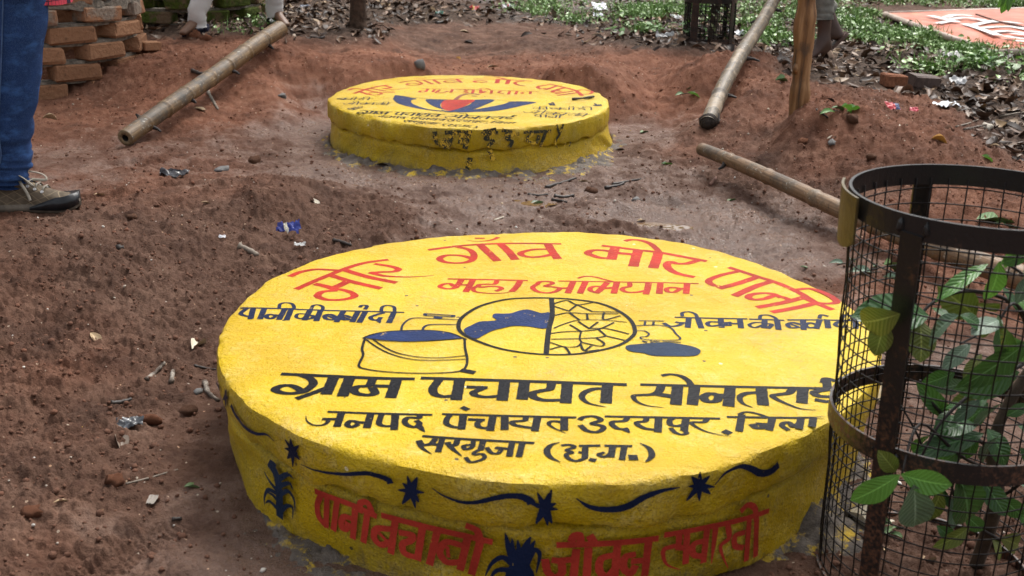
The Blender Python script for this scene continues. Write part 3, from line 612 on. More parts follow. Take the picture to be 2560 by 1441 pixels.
for tr, t in ((TG, "s: 60,110 75,160 90,195"), (TG, "e 1.1: 165,310 190,370 260,440 330,485 400,495 455,535"), (TG, "s 1.2: 650,688 750,725 900,750 1050,745 1150,765 1210,790 1225,815"), (TG, "s 1.3: 1515,850 1580,895 1680,935 1790,940 1900,915 2000,895 2080,900 2140,930 2155,955"),
              (TH, "b 1.3: 700,425 780,470 900,480 1020,460 1150,390 1280,340 1410,325"), (TH, "s 1.6: 1670,290 1740,220 1840,180 1930,205 1990,235 2060,225 2118,172")):
    word('', tr, t, LW, INK_B, L1, SLAB1, 'painted_wave')
VW = .0125
word('pani_wall', TG, """745,865 850,905 1000,960 1130,1022;775,890 752,950 760,1030 802,1085;815,905 808,1090;880,930 858,1112;985,1045 930,1030 908,1062 915,1105 942,1110 952,1078;1000,975 985,1165;1080,1005 1055,1190;1030,990 1035,940 1080,935 1110,1000""", VW*1.2, INK_RW, B1, WALL1)
word('bachabo', TG, """1185,1022 1400,1078 1700,1150 1885,1192;1225,1110 1140,1110 1125,1170 1170,1215 1235,1195;.5: 1160,1140 1210,1190;1262,1060 1235,1262;1300,1135 1375,1150 1365,1185 1312,1210 1325,1270 1405,1298;1440,1110 1410,1305;1535,1135 1490,1335;1690,1215 1600,1195 1555,1255 1595,1325 1670,1330;.5: 1605,1230 1612,1290;1735,1180 1690,1370;1820,1192 1765,1400;1815,1180 1800,1120 1740,1090""", VW*1.25, INK_RW, B1, WALL1)
word('jivan_wall', TH, """560,727 800,720 1240,682;465,840 482,920 535,955 580,922 572,850 525,835;580,835 660,830;680,770 660,965;765,760 752,965;650,690 665,662 700,655 710,690;790,690 775,660 800,700;935,800 855,825 842,905 890,955 942,905;968,740 945,970;1080,795 1022,815 1012,890 1060,930 1088,885;1080,842 1160,835;1185,715 1160,932""", VW*1.25, INK_RW, B1, WALL1)
word('savarbo', TH, """1310,655 1600,602 1900,532 2020,490;e: 1400,665 1390,725 1300,755 1290,810 1320,870 1405,902;1390,745 1440,748;1455,650 1445,850;1562,702 1500,725 1500,795 1562,808;1595,620 1570,842;e: 1655,615 1625,862;e: 1742,600 1748,680 1692,732 1702,800 1742,892;1852,642 1792,665 1792,735 1842,748;1890,560 1870,832;1942,545 1935,802;1840,482 1882,445 1930,470 1938,540""", VW*1.15, INK_RW, B1, WALL1)
word('', TG, "2: 445,690 480,750 500,850 505,1020;s: 430,700 450,668 480,700;e: 490,860 440,800 400,730;e: 500,790 560,752 600,785;e: 510,825 570,810 590,855;e: 510,885 560,862 600,920 605,1000;e: 490,880 430,855 405,905 405,960;e: 500,990 440,932 410,945;e: 510,1005 550,962 590,972 590,1045;e: 480,800 520,760 560,735;e: 500,940 460,890 420,870", VW, INK_G, B1, WALL1, 'painted_plant')
word('', TH, "e 1.6: 270,880 215,760 185,645;e 1.4: 275,880 240,780 232,680;e 1.3: 285,880 280,780 272,690;e 1.8: 295,880 320,760 362,668;e 1.6: 300,880 345,780 392,695;e 1.2: 255,880 170,815 92,855 45,945;e 1.2: 320,880 380,765 425,795 400,925;e 1.2: 235,905 130,905 75,965;e 1.2: 310,905 345,892 330,965;2.2: 230,960 255,900 310,890 340,950", VW, INK_B, B1, WALL1, 'painted_plant')
# ---- second cover: the same painter's hand, an umbrella in the middle
TL = T(800, 180, 6.005); TR = T(1150, 180, 5.5425); TZ = T(760, 0, 2.9767)
P2 = Paint('top', C2); L2 = Paint('lip', C2, RIM2); B2 = Paint('wall', C2, RIM2)
def w2(tr, t, w, m, paint=P2, parent=SLAB2, name='painted_word'): return paint_obj(name, paint.strokes(tr(S(t)), w), m, parent)
w2(TL, "515,325 700,260 900,215 1010,200;430,275 520,250 640,265 710,260;600,300 720,340;700,270 820,300 1110,315;780,255 1000,290 1110,290;720,330 780,348 860,348 930,328 850,312 740,318;960,210 1065,235 950,252;e: 950,252 1100,265 1250,255 1370,240", .018, INK_R)
w2(TL, "1200,160 1500,125 2150,105;1450,140 1530,175 1450,202 1340,202 1300,185 1380,170 1490,182;1560,130 1690,185;1700,120 1800,178;2020,132 1900,136 1870,150 1960,162 2060,148;2050,110 2120,160;.7: 1410,100 1600,97", .017, INK_R)
w2(TR, "200,100 560,105 990,130;370,132 280,122 200,132 240,147 370,147;530,105 510,157;680,110 650,167;.8: 330,75 450,70 580,90 640,110;880,130 790,140 760,160 810,185 890,195", .022, INK_R)
w2(TR, "1240,170 1500,230 1620,270 1690,332;1220,180 1080,207 1110,235 1180,232;1330,200 1190,247;1430,225 1290,265;1390,257 1300,265 1290,285 1400,275;1560,270 1330,302;1620,290 1360,327;1600,265 1700,250 1830,275 1790,307 1650,312", .019, INK_R)
w2(TL, ".8: 1530,255 2000,262 2300,275;1620,262 1585,302;1600,292 1520,285 1495,305 1560,308;1720,268 1690,305;1800,272 1760,300 1850,310 1920,292;e: 1760,300 1740,320 1900,325;1990,270 1960,312", .0135, INK_R)
w2(TR, ".8: 40,245 400,252 1080,275;60,252 100,265 60,277 110,287 50,297;190,252 170,297;290,247 280,297;.7: 270,235 340,225 420,247;360,282 330,272 320,292;440,262 430,302;570,267 530,287 600,302;690,270 670,312;790,272 770,312;880,287 850,292 880,302;980,277 970,307", .0135, INK_R)
for t, m in (("690,710 800,730 840,738 800,748 802,768 838,788 930,815 1040,828 1000,828 900,818 800,800 710,775 665,745 672,722", INK_U), ("990,742 910,742 915,762 960,792 1020,812 1060,820 1020,800 1018,775 1045,752 1080,745", INK_U),
             ("1275,745 1420,745 1330,790 1230,825 1090,838 1045,832 1020,820 1080,828 1180,800 1240,775", INK_U), ("1550,757 1730,762 1640,785 1450,825 1280,835 1130,838 1300,812 1480,778", INK_U), ("1062,745 1150,745 1270,745 1235,772 1180,800 1090,826 1035,812 1020,785 1030,760", INK_R)):
    pic(P2.fill(TZ(S(t))[0]), m, SLAB2)
w2(TZ, "1.6: 1125,745 1165,715 1210,702 1260,700 1302,706;1.2: 1255,716 1280,718", .016, INK_W, name='painted_picture')
w2(TZ, ".8: 690,711 830,728 960,740 1130,743 1420,745 1540,757 1732,762;.8: 672,722 700,770 830,805 1000,830 1060,836", .007, INK_B, name='painted_picture')
def reuse(keys, a, b, h, m, w, up=1.0):
    """the same words written again, fitted between two points (in the plane) with a given letter height"""
    pts = {}
    allp = [P1.plane(*q) for k in keys for st in WORDS[k][0] for q in (st[0] if isinstance(st, tuple) else st)]
    x0 = min(p.x for p in allp); x1 = max(p.x for p in allp); y0 = min(p.y for p in allp); y1 = max(p.y for p in allp)
    A = P2.plane(*a); B = P2.plane(*b); ex = B-A; ey = Vector((-ex.y, ex.x)).normalized()
    class Q(Paint):
        def plane(s, px, py):
            p = P1.plane(px, py); return A+ex*((p.x-x0)/(x1-x0))+ey*((p.y-y1)/(y1-y0)*h)
    q = Q('top', C2); q.k = P2.k
    for k in keys: paint_obj('painted_word', q.strokes(WORDS[k][0], w), m, SLAB2)
    P2.k = q.k
PX = lambda tr, x, y: tr([[(x, y)]])[0][0]
reuse(['gram', 'panchayat'], PX(TL, 610, 580), PX(TL, 1880, 625), .088, INK_K, .0115)
reuse(['sontarai'], PX(TL, 1930, 620), PX(TR, 790, 600), .115, INK_K, .0115)
reuse(['janpad', 'panchayat2', 'udaypur', 'zila'], PX(TL, 850, 640), PX(TR, 830, 695), .066, INK_K, .0072)
reuse(['sarguja', 'chhattisgarh'], PX(TL, 1290, 725), PX(TR, 270, 745), .056, INK_K, .0066)
reuse(['barbadi'], PX(TL, 285, 375), PX(TL, 820, 380), .08, INK_B, .0068)
reuse(['jivan', 'ki2'], PX(TL, 385, 440), PX(TL, 1080, 447), .082, INK_B, .0066)
reuse(['ki'], PX(TL, 545, 515), PX(TL, 690, 530), .082, INK_B, .0066)
reuse(['jivan', 'pani_ki'], PX(TR, 1220, 425), PX(TR, 1940, 428), .082, INK_B, .0062)
reuse(['barbadi', 'ki'], PX(TR, 1000, 475), PX(TR, 1890, 485), .082, INK_B, .0066)
reuse(['jivan', 'ki2'], PX(TR, 940, 515), PX(TR, 1830, 570), .09, INK_B, .0064)
reuse(['pani_ki'], PX(TR, 1040, 575), PX(TR, 1440, 590), .082, INK_B, .0066)
w2(TZ, "e: 975,990 985,1055 1015,1092;1060,988 1150,985 1240,985;1105,1000 1085,1050 1070,1095;1060,1040 1030,1060 1050,1090;1180,990 1165,1060;1225,990 1200,1095", .024, INK_F, L2, SLAB2)
w2(TZ, "1330,992 1435,988;1390,1000 1350,1030 1405,1050 1372,1085;1345,975 1420,965", .020, INK_F, L2, SLAB2)
w2(TZ, "1500,1000 1590,997;1550,1005 1505,1030 1545,1050 1530,1088;1480,970 1560,985", .018, INK_F, L2, SLAB2)
w2(TZ, "1640,985 1830,975;1700,1000 1655,1040 1725,1065 1745,1015;1795,985 1760,1085", .018, INK_F, L2, SLAB2)
w2(TZ, "1880,935 1900,1000;1925,930 1900,1000;e: 1895,1010 1870,1060 1885,1105;.8: 1942,1070 1938,1085;.8: 1980,1060 1972,1085", .013, INK_F, L2, SLAB2)
w2(TZ, "1235,1175 1215,1265", .024, INK_F, B2, WALL2, 'painted_smear')
w2(TZ, "1380,1120 1400,1175", .024, INK_F, B2, WALL2, 'painted_smear')
# ------------------------------------------------------------------ materials of the loose things
def simple(name, col, rough=.6, scale=20, var=.35, bump=.4, bscale=60, bdist=.003, spec=.4, col2=None):
    g = NT(name); n = g.noise(scale, 5, .6)
    lo = tuple(k*(1-var) for k in col); hi = col2 or tuple(min(1, k*(1+var)) for k in col)
    c = g.ramp(n, (.3, lo), (.5, col), (.72, hi))
    return g.set(Base__Color=c, Roughness=rough, Normal=g.bump(g.noise(bscale, 4, .65), bump, bdist), Specular__IOR__Level=spec)
g = NT('black_iron'); n2 = g.noise(14, 5, .65); n4 = g.noise(160, 3, .7); zz = g.sep(g.n('NewGeometry').outputs['Position'])[2]
rust = g.math('MULTIPLY', g.step(g.math('SUBTRACT', g.math('ADD', n2, g.math('MULTIPLY', n4, .35)), g.math('MULTIPLY', zz, .62)), .40, .60), g.step(n4, .40, .58))
c = g.mix(rust, (.010, .010, .011), g.ramp(n4, (.35, (.035, .016, .009)), (.65, (.13, .055, .028))))
IRON = g.set(Base__Color=c, Roughness=g.math('ADD', .28, g.math('MULTIPLY', rust, .45)), Normal=g.bump(n4, .5, .0012), Specular__IOR__Level=.5)
WIRE = simple('wire', (.012, .009, .008), .55, 40, .6, spec=.2)
PLATE = simple('plate_paint', (.085, .062, .022), .5, 18, .4, .5, 90)
def bamboo_mat(name, a, b, c3, grey):
    g = NT(name); st = g.n('Mapping'); g.put(st.inputs['Vector'], g.co('UV')); st.inputs['Scale'].default_value = (26, 4, 1)
    n = g.noise(1.0, 5, .65, vec=st.outputs[0]); n2 = g.noise(16, 5, .65); n3 = g.noise(60, 4, .7)
    c = g.ramp(n, (.3, a), (.5, b), (.72, c3)); c = g.mix(g.step(n2, .5, .66), c, grey)
    c = g.mix(g.math('MULTIPLY', g.step(n3, .60, .70), g.step(n2, .45, .55)), c, (.55, .52, .44))
    c = g.mix(g.math('MULTIPLY', g.step(n3, .44, .34), .7), c, (.035, .022, .013)); c = g.mix(g.math('MULTIPLY', g.step(g.noise(5.5, 5, .7), .52, .64), .75), c, (.045, .033, .022))
    if name == 'bamboo_weathered': c = g.mix(g.math('MULTIPLY', g.step(g.noise(9, 5, .65, dist=.5), .52, .60), .8), c, g.mix(n3, (.26, .13, .03), (.40, .38, .32)))
    return g.set(Base__Color=c, Roughness=g.math('ADD', .34, g.math('MULTIPLY', n2, .4)), Normal=g.bump(n, .6, .002, g.bump(n3, .3, .002)), Specular__IOR__Level=.5)
BAM_A = bamboo_mat('bamboo_wet', (.055, .030, .012), (.155, .090, .036), (.31, .21, .10), (.065, .055, .045))
BAM_B = bamboo_mat('bamboo_weathered', (.065, .047, .030), (.14, .108, .072), (.25, .155, .055), (.155, .135, .105))
BAM_C = bamboo_mat('bamboo_brown', (.075, .038, .018), (.185, .105, .050), (.31, .205, .115), (.13, .095, .06))
CLODM_ = simple('black_mud', (.022, .015, .011), .8, 50, .5, 1, 60, .006, .3)
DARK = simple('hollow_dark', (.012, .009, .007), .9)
CUT = simple('cut_fibre', (.20, .14, .075), .8, 90, .5)
def brick_mat(name, a, b, moss, mortar=0):
    g = NT(name); n = g.noise(7, 5, .6, vec=g.n('NewGeometry').outputs['Position']); n2 = g.noise(45, 5, .65, vec=g.n('NewGeometry').outputs['Position']); oi = g.n('ObjectInfo').outputs['Random']
    c = g.mix(g.math('ADD', g.math('MULTIPLY', oi, .5), g.math('MULTIPLY', n2, .5)), a, b)
    c = g.mix(g.math('MULTIPLY', g.step(n2, .58, .68), .6), c, (.05, .028, .02))
    if moss: c = g.mix(g.step(g.math('ADD', n, g.math('MULTIPLY', n2, .25)), *moss), c, g.ramp(n2, (.3, (.022, .035, .006)), (.7, (.10, .13, .02))))
    if mortar: c = g.mix(g.math('MULTIPLY', g.step(n, .47, .56), mortar), c, g.ramp(n2, (.3, (.16, .14, .11)), (.7, (.38, .35, .30))))
    return g.set(Base__Color=c, Roughness=.85, Normal=g.bump(n2, 1.0, .012), Specular__IOR__Level=.2)
BRICK = brick_mat('red_brick', (.20, .098, .052), (.39, .205, .112), None)
BRICKM = brick_mat('red_brick_smeared', (.24, .115, .06), (.43, .23, .13), None, .75)
BRICKO = brick_mat('old_mossy_brick', (.12, .075, .045), (.24, .165, .10), (.55, .66))
GROUT = simple('grey_mortar', (.22, .195, .16), .9, 45, .6, .9, 70, .012, .2)
BARK = simple('bark', (.075, .048, .033), .85, 30, .6, 1, 40, .012, .2)
g = NT('peeled_post'); st = g.mapping((26, 26, 2.2)); n = g.noise(1.0, 5, .6, vec=st); n2 = g.noise(6, 4)
c = g.ramp(n, (.36, (.05, .030, .018)), (.48, (.20, .095, .035)), (.62, (.36, .20, .09)))
c = g.mix(g.math('MULTIPLY', g.step(n2, .62, .64), g.step(n, .45, .5)), c, (.50, .40, .26))
c = g.mix(g.math('MULTIPLY', g.step(n2, .40, .32), .8), c, (.09, .06, .04))
POST = g.set(Base__Color=c, Roughness=.6, Normal=g.bump(n, .8, .006), Specular__IOR__Level=.35)
def leaf_mat(name, a, b, rough=.35, vein=True, trans=.0):
    g = NT(name); uv = g.co('UV'); xy = g.sep(uv); n = g.noise(35, 4, .6); oi = g.n('ObjectInfo').outputs['Random']
    c = g.mix(g.math('ADD', g.math('MULTIPLY', n, .6), g.math('MULTIPLY', oi, .4)), a, b)
    ax = g.math('ABSOLUTE', g.math('SUBTRACT', xy[0], .5))
    if vein:
        mid = g.step(ax, .035, .015); hi = tuple(min(1, k*1.9+.03) for k in b)
        w = g.n('Math', _operation='SINE'); g.put(w.inputs[0], g.math('MULTIPLY', g.math('SUBTRACT', xy[1], g.math('MULTIPLY', ax, .45)), 62))
        side = g.math('MULTIPLY', g.step(w.outputs[0], .90, .99), .45)
        c = g.mix(g.math('MAXIMUM', mid, side), c, hi)
        nb = g.bump(g.math('ADD', g.math('MULTIPLY', w.outputs[0], .5), g.math('MULTIPLY', n, .8)), .35, .002)
    else: nb = g.bump(n, .6, .003)
    s = g.set(Base__Color=c, Roughness=rough, Normal=nb, Specular__IOR__Level=.5)
    if trans:
        tr = g.n('BsdfTranslucent', Color=g.mix(.5, c, (.12, .26, .02))); mx = g.n('MixShader', i0=trans)
        out = g.t.nodes['Material Output']; g.t.links.new(g.b.outputs[0], mx.inputs[1]); g.t.links.new(tr.outputs[0], mx.inputs[2]); g.t.links.new(mx.outputs[0], out.inputs['Surface'])
    return s
LEAF = leaf_mat('sapling_leaf', (.024, .075, .022), (.050, .125, .036), .26, True, .18)
LEAF_L = leaf_mat('sapling_leaf_fresh', (.055, .16, .025), (.10, .25, .042), .32, True, .25)
LEAF_G = leaf_mat('sapling_leaf_dull', (.070, .125, .080), (.13, .19, .13), .4, True, .1)
LEAF_O = leaf_mat('sapling_leaf_olive', (.08, .105, .016), (.15, .17, .03), .4, True, .15)
FRESH = leaf_mat('fallen_green_leaf', (.06, .13, .030), (.16, .24, .10), .4)
DRY = leaf_mat('dry_leaf', (.26, .17, .085), (.46, .34, .20), .6)
ORANGE = leaf_mat('orange_leaf', (.42, .20, .035), (.58, .32, .07), .5)
PALE = leaf_mat('pale_leaf', (.48, .42, .30), (.66, .60, .48), .5)
g = NT('litter_leaf'); oi = g.attr('shade').outputs['Fac']
_lr = lambda v: g.ramp(v, (0, (.020, .012, .009)), (.35, (.06, .034, .021)), (.6, (.135, .075, .042)), (.8, (.25, .145, .085)), (.93, (.29, .20, .13)), (1, (.34, .22, .10)))
LITTER = g.set(Base__Color=g.mix(g.math('MULTIPLY', g.noise(25, 3), .5), _lr(oi), (.04, .025, .018)), Roughness=.5, Specular__IOR__Level=.3)
g = NT('dead_leaf'); oi = g.n('ObjectInfo').outputs['Random']
DEAD = g.set(Base__Color=g.mix(g.math('MULTIPLY', g.noise(25, 3), .5), g.ramp(oi, (0, (.02, .013, .010)), (.35, (.05, .03, .02)), (.6, (.11, .065, .04)), (.8, (.21, .13, .085)), (.93, (.30, .24, .19)), (1, (.36, .24, .12))), (.04, .025, .018)), Roughness=.5, Specular__IOR__Level=.3)
g = NT('weed_leaf'); oi = g.attr('shade').outputs['Fac']
WEED = g.set(Base__Color=g.ramp(oi, (0, (.065, .135, .025)), (.5, (.16, .29, .07)), (1, (.28, .42, .14))), Roughness=.4, Specular__IOR__Level=.45)

# ------------------------------------------------------------------ leaf shapes
def leaf_mesh(name, L, W, curl=.15, fold=.25, twist=0, n=7, m=4, tipw=.5, seed=0, cup=0, wave=.0):
    """a leaf along +Y from the stalk at the origin; uv.x across, uv.y along"""
    V, F, UV = [], [], []; rr = random.Random(seed)
    for i in range(n+1):
        t = i/n; wd = W/2*(math.sin(math.pi*t**(.85 if tipw > .5 else 1.1))**.75) if 0 < t < 1 else W*.015
        y = L*(math.sin(curl*t*2.2)/(curl*2.2) if curl else t); z = -L*(1-math.cos(curl*t*2.2))/(2.2*curl) if curl else 0
        for j in range(m+1):
            u = j/m*2-1; a = twist*t
            x = wd*u; zz_ = abs(u)*wd*fold+cup*wd*u*u*1.5+wave*W*math.sin(t*17+u*1.5+seed)*abs(u)*.5
            V.append((x*math.cos(a)-zz_*math.sin(a), y, z+x*math.sin(a)+zz_*math.cos(a))); UV.append((j/m, t))
    for i in range(n):
        for j in range(m):
            a = i*(m+1)+j; F.append((a, a+1, a+m+2, a+m+1))
    me = mesh(name, V, F); uvl = me.uv_layers.new(name='UVMap')
    for p in me.polygons:
        for li in p.loop_indices: uvl.data[li].uv = UV[me.loops[li].vertex_index]
    me.polygons.foreach_set('use_smooth', [True]*len(me.polygons)); return me
def orient(o, base, tip, up=Vector((0, 0, 1)), roll=0, scale=True):
    """put a leaf with its stalk at base and its tip towards tip, upper side facing up"""
    y = (tip-base); L = y.length; y.normalize(); x = y.cross(up)
    if x.length < 1e-4: x = Vector((1, 0, 0))
    x.normalize(); z = x.cross(y); Mx = Matrix((x, y, z)).transposed().to_4x4()
    o.matrix_basis = Matrix.Translation(base) @ Mx @ Matrix.Rotation(roll, 4, 'Y')
    return L
def uvtube(me, n, m):
    uvl = me.uv_layers.new(name='UVMap')
    for p in me.polygons:
        for li in p.loop_indices:
            vi = me.loops[li].vertex_index; uvl.data[li].uv = ((vi % n)/n, (vi//n)/max(m-1, 1)*3)

# ------------------------------------------------------------------ iron tree guards
def hoop_mesh(r, w, t, n=96):
    V, F = [], []
    for i in range(n):
        a = 2*math.pi*i/n
        for rr, z in ((r, -w/2), (r+t, -w/2), (r+t, w/2), (r, w/2)): V.append((rr*math.cos(a), rr*math.sin(a), z))
    for i in range(n):
        for k in range(4):
            a = 4*i+k; b = 4*i+(k+1) % 4; a2 = 4*((i+1) % n)+k; b2 = 4*((i+1) % n)+(k+1) % 4; F.append((a, a2, b2, b))
    return mesh('hoop', V, F)
def guard(base, top, r, posts, label, hoops, hz, vn, plate=None, wr=.0011, detail=True, pw=.029):
    root = empty('tree_guard', base); tag(root, label, 'tree guard', 'iron mesh tree guards')
    ax = top-base; q = Vector((0, 0, 1)).rotation_difference(ax); Lh = ax.length
    rot = lambda v: q @ Vector(v)
    at_z = lambda z: ax*(z/ax.z); r_ = random.Random(int(r*1e4))
    for zc in hoops:
        o = link('hoop', hoop_mesh(r, .030, .004), root, IRON); o.location = at_z(zc-base.z)
    for a in posts:
        v, f = box(0, 0, Lh/2-.065, .004, pw, Lh+.085); me = mesh('upright', v, f); o = link('upright', me, root, IRON)
        o.rotation_mode = 'QUATERNION'; o.rotation_quaternion = q @ Matrix.Rotation(a, 4, 'Z').to_quaternion(); o.location = ((r+.0065)*math.cos(a), (r+.0065)*math.sin(a), 0)
        for zc in hoops:
            for sg in (-1, 1):
                bm = bmesh.new(); bmesh.ops.create_icosphere(bm, subdivisions=1, radius=.0045)
                for v_ in bm.verts: v_.co = Vector((v_.co.x, v_.co.y*.8, v_.co.z*2.2))*(1+.3*r_.uniform(-1, 1))
                wm = bpy.data.meshes.new('weld'); bm.to_mesh(wm); bm.free(); o = link('weld', wm, root, IRON); p = at_z(zc-base.z); da = sg*(pw/2+.002)/r
                o.location = (p.x+(r+.006)*math.cos(a+da), p.y+(r+.006)*math.sin(a+da), p.z)
    vm = hm = None
    for i in range(vn):
        a = 2*math.pi*i/vn+.03
        if vm is None:
            P = [Vector((.0014*math.sin(k*1.9), .0014*math.cos(k*2.3), (Lh-.02)*k/10)) for k in range(11)]
            v, f = loft(P, [wr]*11, 6); vm = mesh('wire', v, f); o = link('wire', vm, root, WIRE, True)
        else: o = link('wire', vm, root)
        a += r_.uniform(-.012, .012); o.rotation_mode = 'QUATERNION'; o.rotation_quaternion = q @ Matrix.Rotation(a*3.7, 4, 'Z').to_quaternion(); o.location = ((r-.0025)*math.cos(a), (r-.0025)*math.sin(a), 0)
    for i in range(hz):
        if hm is None:
            P = [Vector(((r-.0045+.0008*math.sin(5*2*math.pi*k/72))*math.cos(2*math.pi*k/72), (r-.0045)*math.sin(2*math.pi*k/72), .0016*math.sin(3*2*math.pi*k/72+1))) for k in range(73)]
            v, f = loft(P, [wr]*73, 6); hm = mesh('wire', v, f); o = link('wire', hm, root, WIRE, True)
        else: o = link('wire', hm, root)
        o.rotation_euler = (r_.uniform(-.006, .006), r_.uniform(-.006, .006), i*1.3); o.location = at_z(.01+(ax.z-.045)*i/(hz-1)+r_.uniform(-.002, .002))
    if plate:
        a0, a1, z0, z1 = plate; V, F = [], []; n = 10; rr = r+.010
        for k, dr in ((0, 0), (1, .0035)):
            for i in range(n+1):
                a = a0+(a1-a0)*i/n; e = abs(2*i/n-1); zb = z0+(z1-z0)*.22*max(0, e-.3)**1.6*1.6
                ps = [(at_z(z_-base.z), z_) for z_ in (zb, z1)]; V += [(p_.x+(rr+dr)*math.cos(a), p_.y+(rr+dr)*math.sin(a), p_.z) for p_, z_ in ps]
        m = 2*(n+1)
        for i in range(n):
            a = 2*i; F += [(a, a+1, a+3, a+2), (m+a, m+a+2, m+a+3, m+a+1), (a, a+2, m+a+2, m+a), (a+1, m+a+1, m+a+3, a+3)]
        F += [(0, m, m+1, 1), (m-2, m-1, 2*m-1, 2*m-2)]
        obj('plate', V, F, PLATE, root)
    return root
gt = Vector((.6195, 1.384, .67)); gd = (Vector((.649, 1.447, .322))-gt); gb = gt+gd*(.67/.348)
def pang(px, py, z, c): p = PZ(px, py, z); return math.atan2(p.y-c.y, p.x-c.x)
a_front = pang(2278, 552, .662, gt); a_back = pang(2305, 420, .662, gt)
GU1 = guard(Vector((gb.x, gb.y, H(gb.x, gb.y)-.02)), gt, .166, [a_front+.05, a_back, a_front+1.62], 'large black iron mesh tree guard in the right foreground', [-.005, .307, .655], 26, 40, (math.pi*.86, math.pi*1.06, .590, .672))
fb = G(1770, 105)
GU2 = guard(Vector((fb.x, fb.y, fb.z-.02)), Vector((fb.x, fb.y, fb.z+.62)), .150, [-1.15+math.pi*k/2+.35 for k in (0, 1, 2, 3)]+[-2.25], 'rusty tree guard far behind the right soil bank, beside a bamboo', [fb.z+.015, fb.z+.245, fb.z+.58], 22, 36, None, .0024)

# ------------------------------------------------------------------ saplings inside the guards
STEM = simple('sapling_stem', (.06, .042, .028), .7, 40, .5, .7, 90, .003)
TWIG = simple('dark_twig', (.018, .013, .011), .6, 50, .5)
sap = empty('sapling', (gb.x, gb.y, H(gb.x, gb.y))); tag(sap, 'broad leaved green sapling growing inside the near tree guard', 'sapling', 'saplings inside the tree guards')
SL = sap.location.copy()
def branch(parent, origin, pts, r0, r1, mat, name='branch', n=7):
    P = [Vector(p)-origin for p in catmull(pts, 5)]; m = len(P)
    v, f = loft(P, [r0+(r1-r0)*i/(m-1) for i in range(m)], n, wob=.12, seed=len(pts)); return obj(name, v, f, mat, parent, True)
gy = gb.y
branch(sap, SL, [(gb.x+.10, gy+.03, -.02), PY(2490, 1250, 1.47), PY(2480, 1120, 1.46), PY(2520, 1010, 1.46), PY(2590, 900, 1.46), PY(2640, 800, 1.45)], .011, .007, STEM, 'stem')
for pts, r in (([PY(2590, 900, 1.46), PY(2545, 770, 1.44), PY(2430, 728, 1.42), PY(2340, 752, 1.41), PY(2300, 790, 1.40)], .0036), ([PY(2600, 860, 1.46), PY(2540, 760, 1.40), PY(2500, 800, 1.38)], .003), ([PY(2560, 910, 1.43), PY(2430, 985, 1.40), PY(2350, 1060, 1.38), PY(2300, 1150, 1.37)], .003),
               ([PY(2480, 1120, 1.46), PY(2380, 1060, 1.42), PY(2310, 980, 1.42), PY(2300, 950, 1.42)], .0032), ([PY(2485, 1180, 1.46), PY(2400, 1140, 1.40), PY(2300, 1060, 1.36), PY(2255, 1185, 1.30)], .003), ([PY(2490, 1250, 1.47), PY(2560, 1200, 1.44), PY(2620, 1100, 1.42)], .003),
               ([PY(2500, 1350, 1.48), PY(2420, 1300, 1.46), PY(2380, 1220, 1.44), PY(2395, 1150, 1.44)], .003), ([PY(2640, 800, 1.45), PY(2560, 690, 1.43), PY(2500, 655, 1.42)], .003), ([PY(2480, 815, 1.41), PY(2440, 840, 1.40), PY(2400, 860, 1.39)], .0022), ([PY(2310, 1130, 1.4), PY(2290, 1080, 1.4), PY(2250, 1010, 1.41)], .0022)):
    branch(sap, SL, pts, r, r*.55, TWIG)
LV = [leaf_mesh('leaf', 1, w, c_, f_, 0, 10, 6, seed=k, wave=wv) for k, (w, c_, f_, wv) in enumerate([(.46, .25, .12, .02), (.52, .35, .18, .03), (.42, .15, .2, .04), (.56, .3, .1, .03)])]
def put_leaf(parent, origin, base, tip, k, mat, roll=0, up=Vector((0, -.35, 1)), wscale=1.0):
    o = link('leaf', LV[k % 4].copy() if mat is not LEAF else LV[k % 4], parent, mat)
    if len(o.data.materials) and o.data.materials[0] is not mat: o.data.materials[0] = mat
    d = tip-base; L = orient(o, base-origin, tip-origin, up, roll)
    o.matrix_basis = o.matrix_basis @ Matrix.Diagonal((L*wscale, L, L, 1)); return o
F_ = Vector((0, -1, .25))
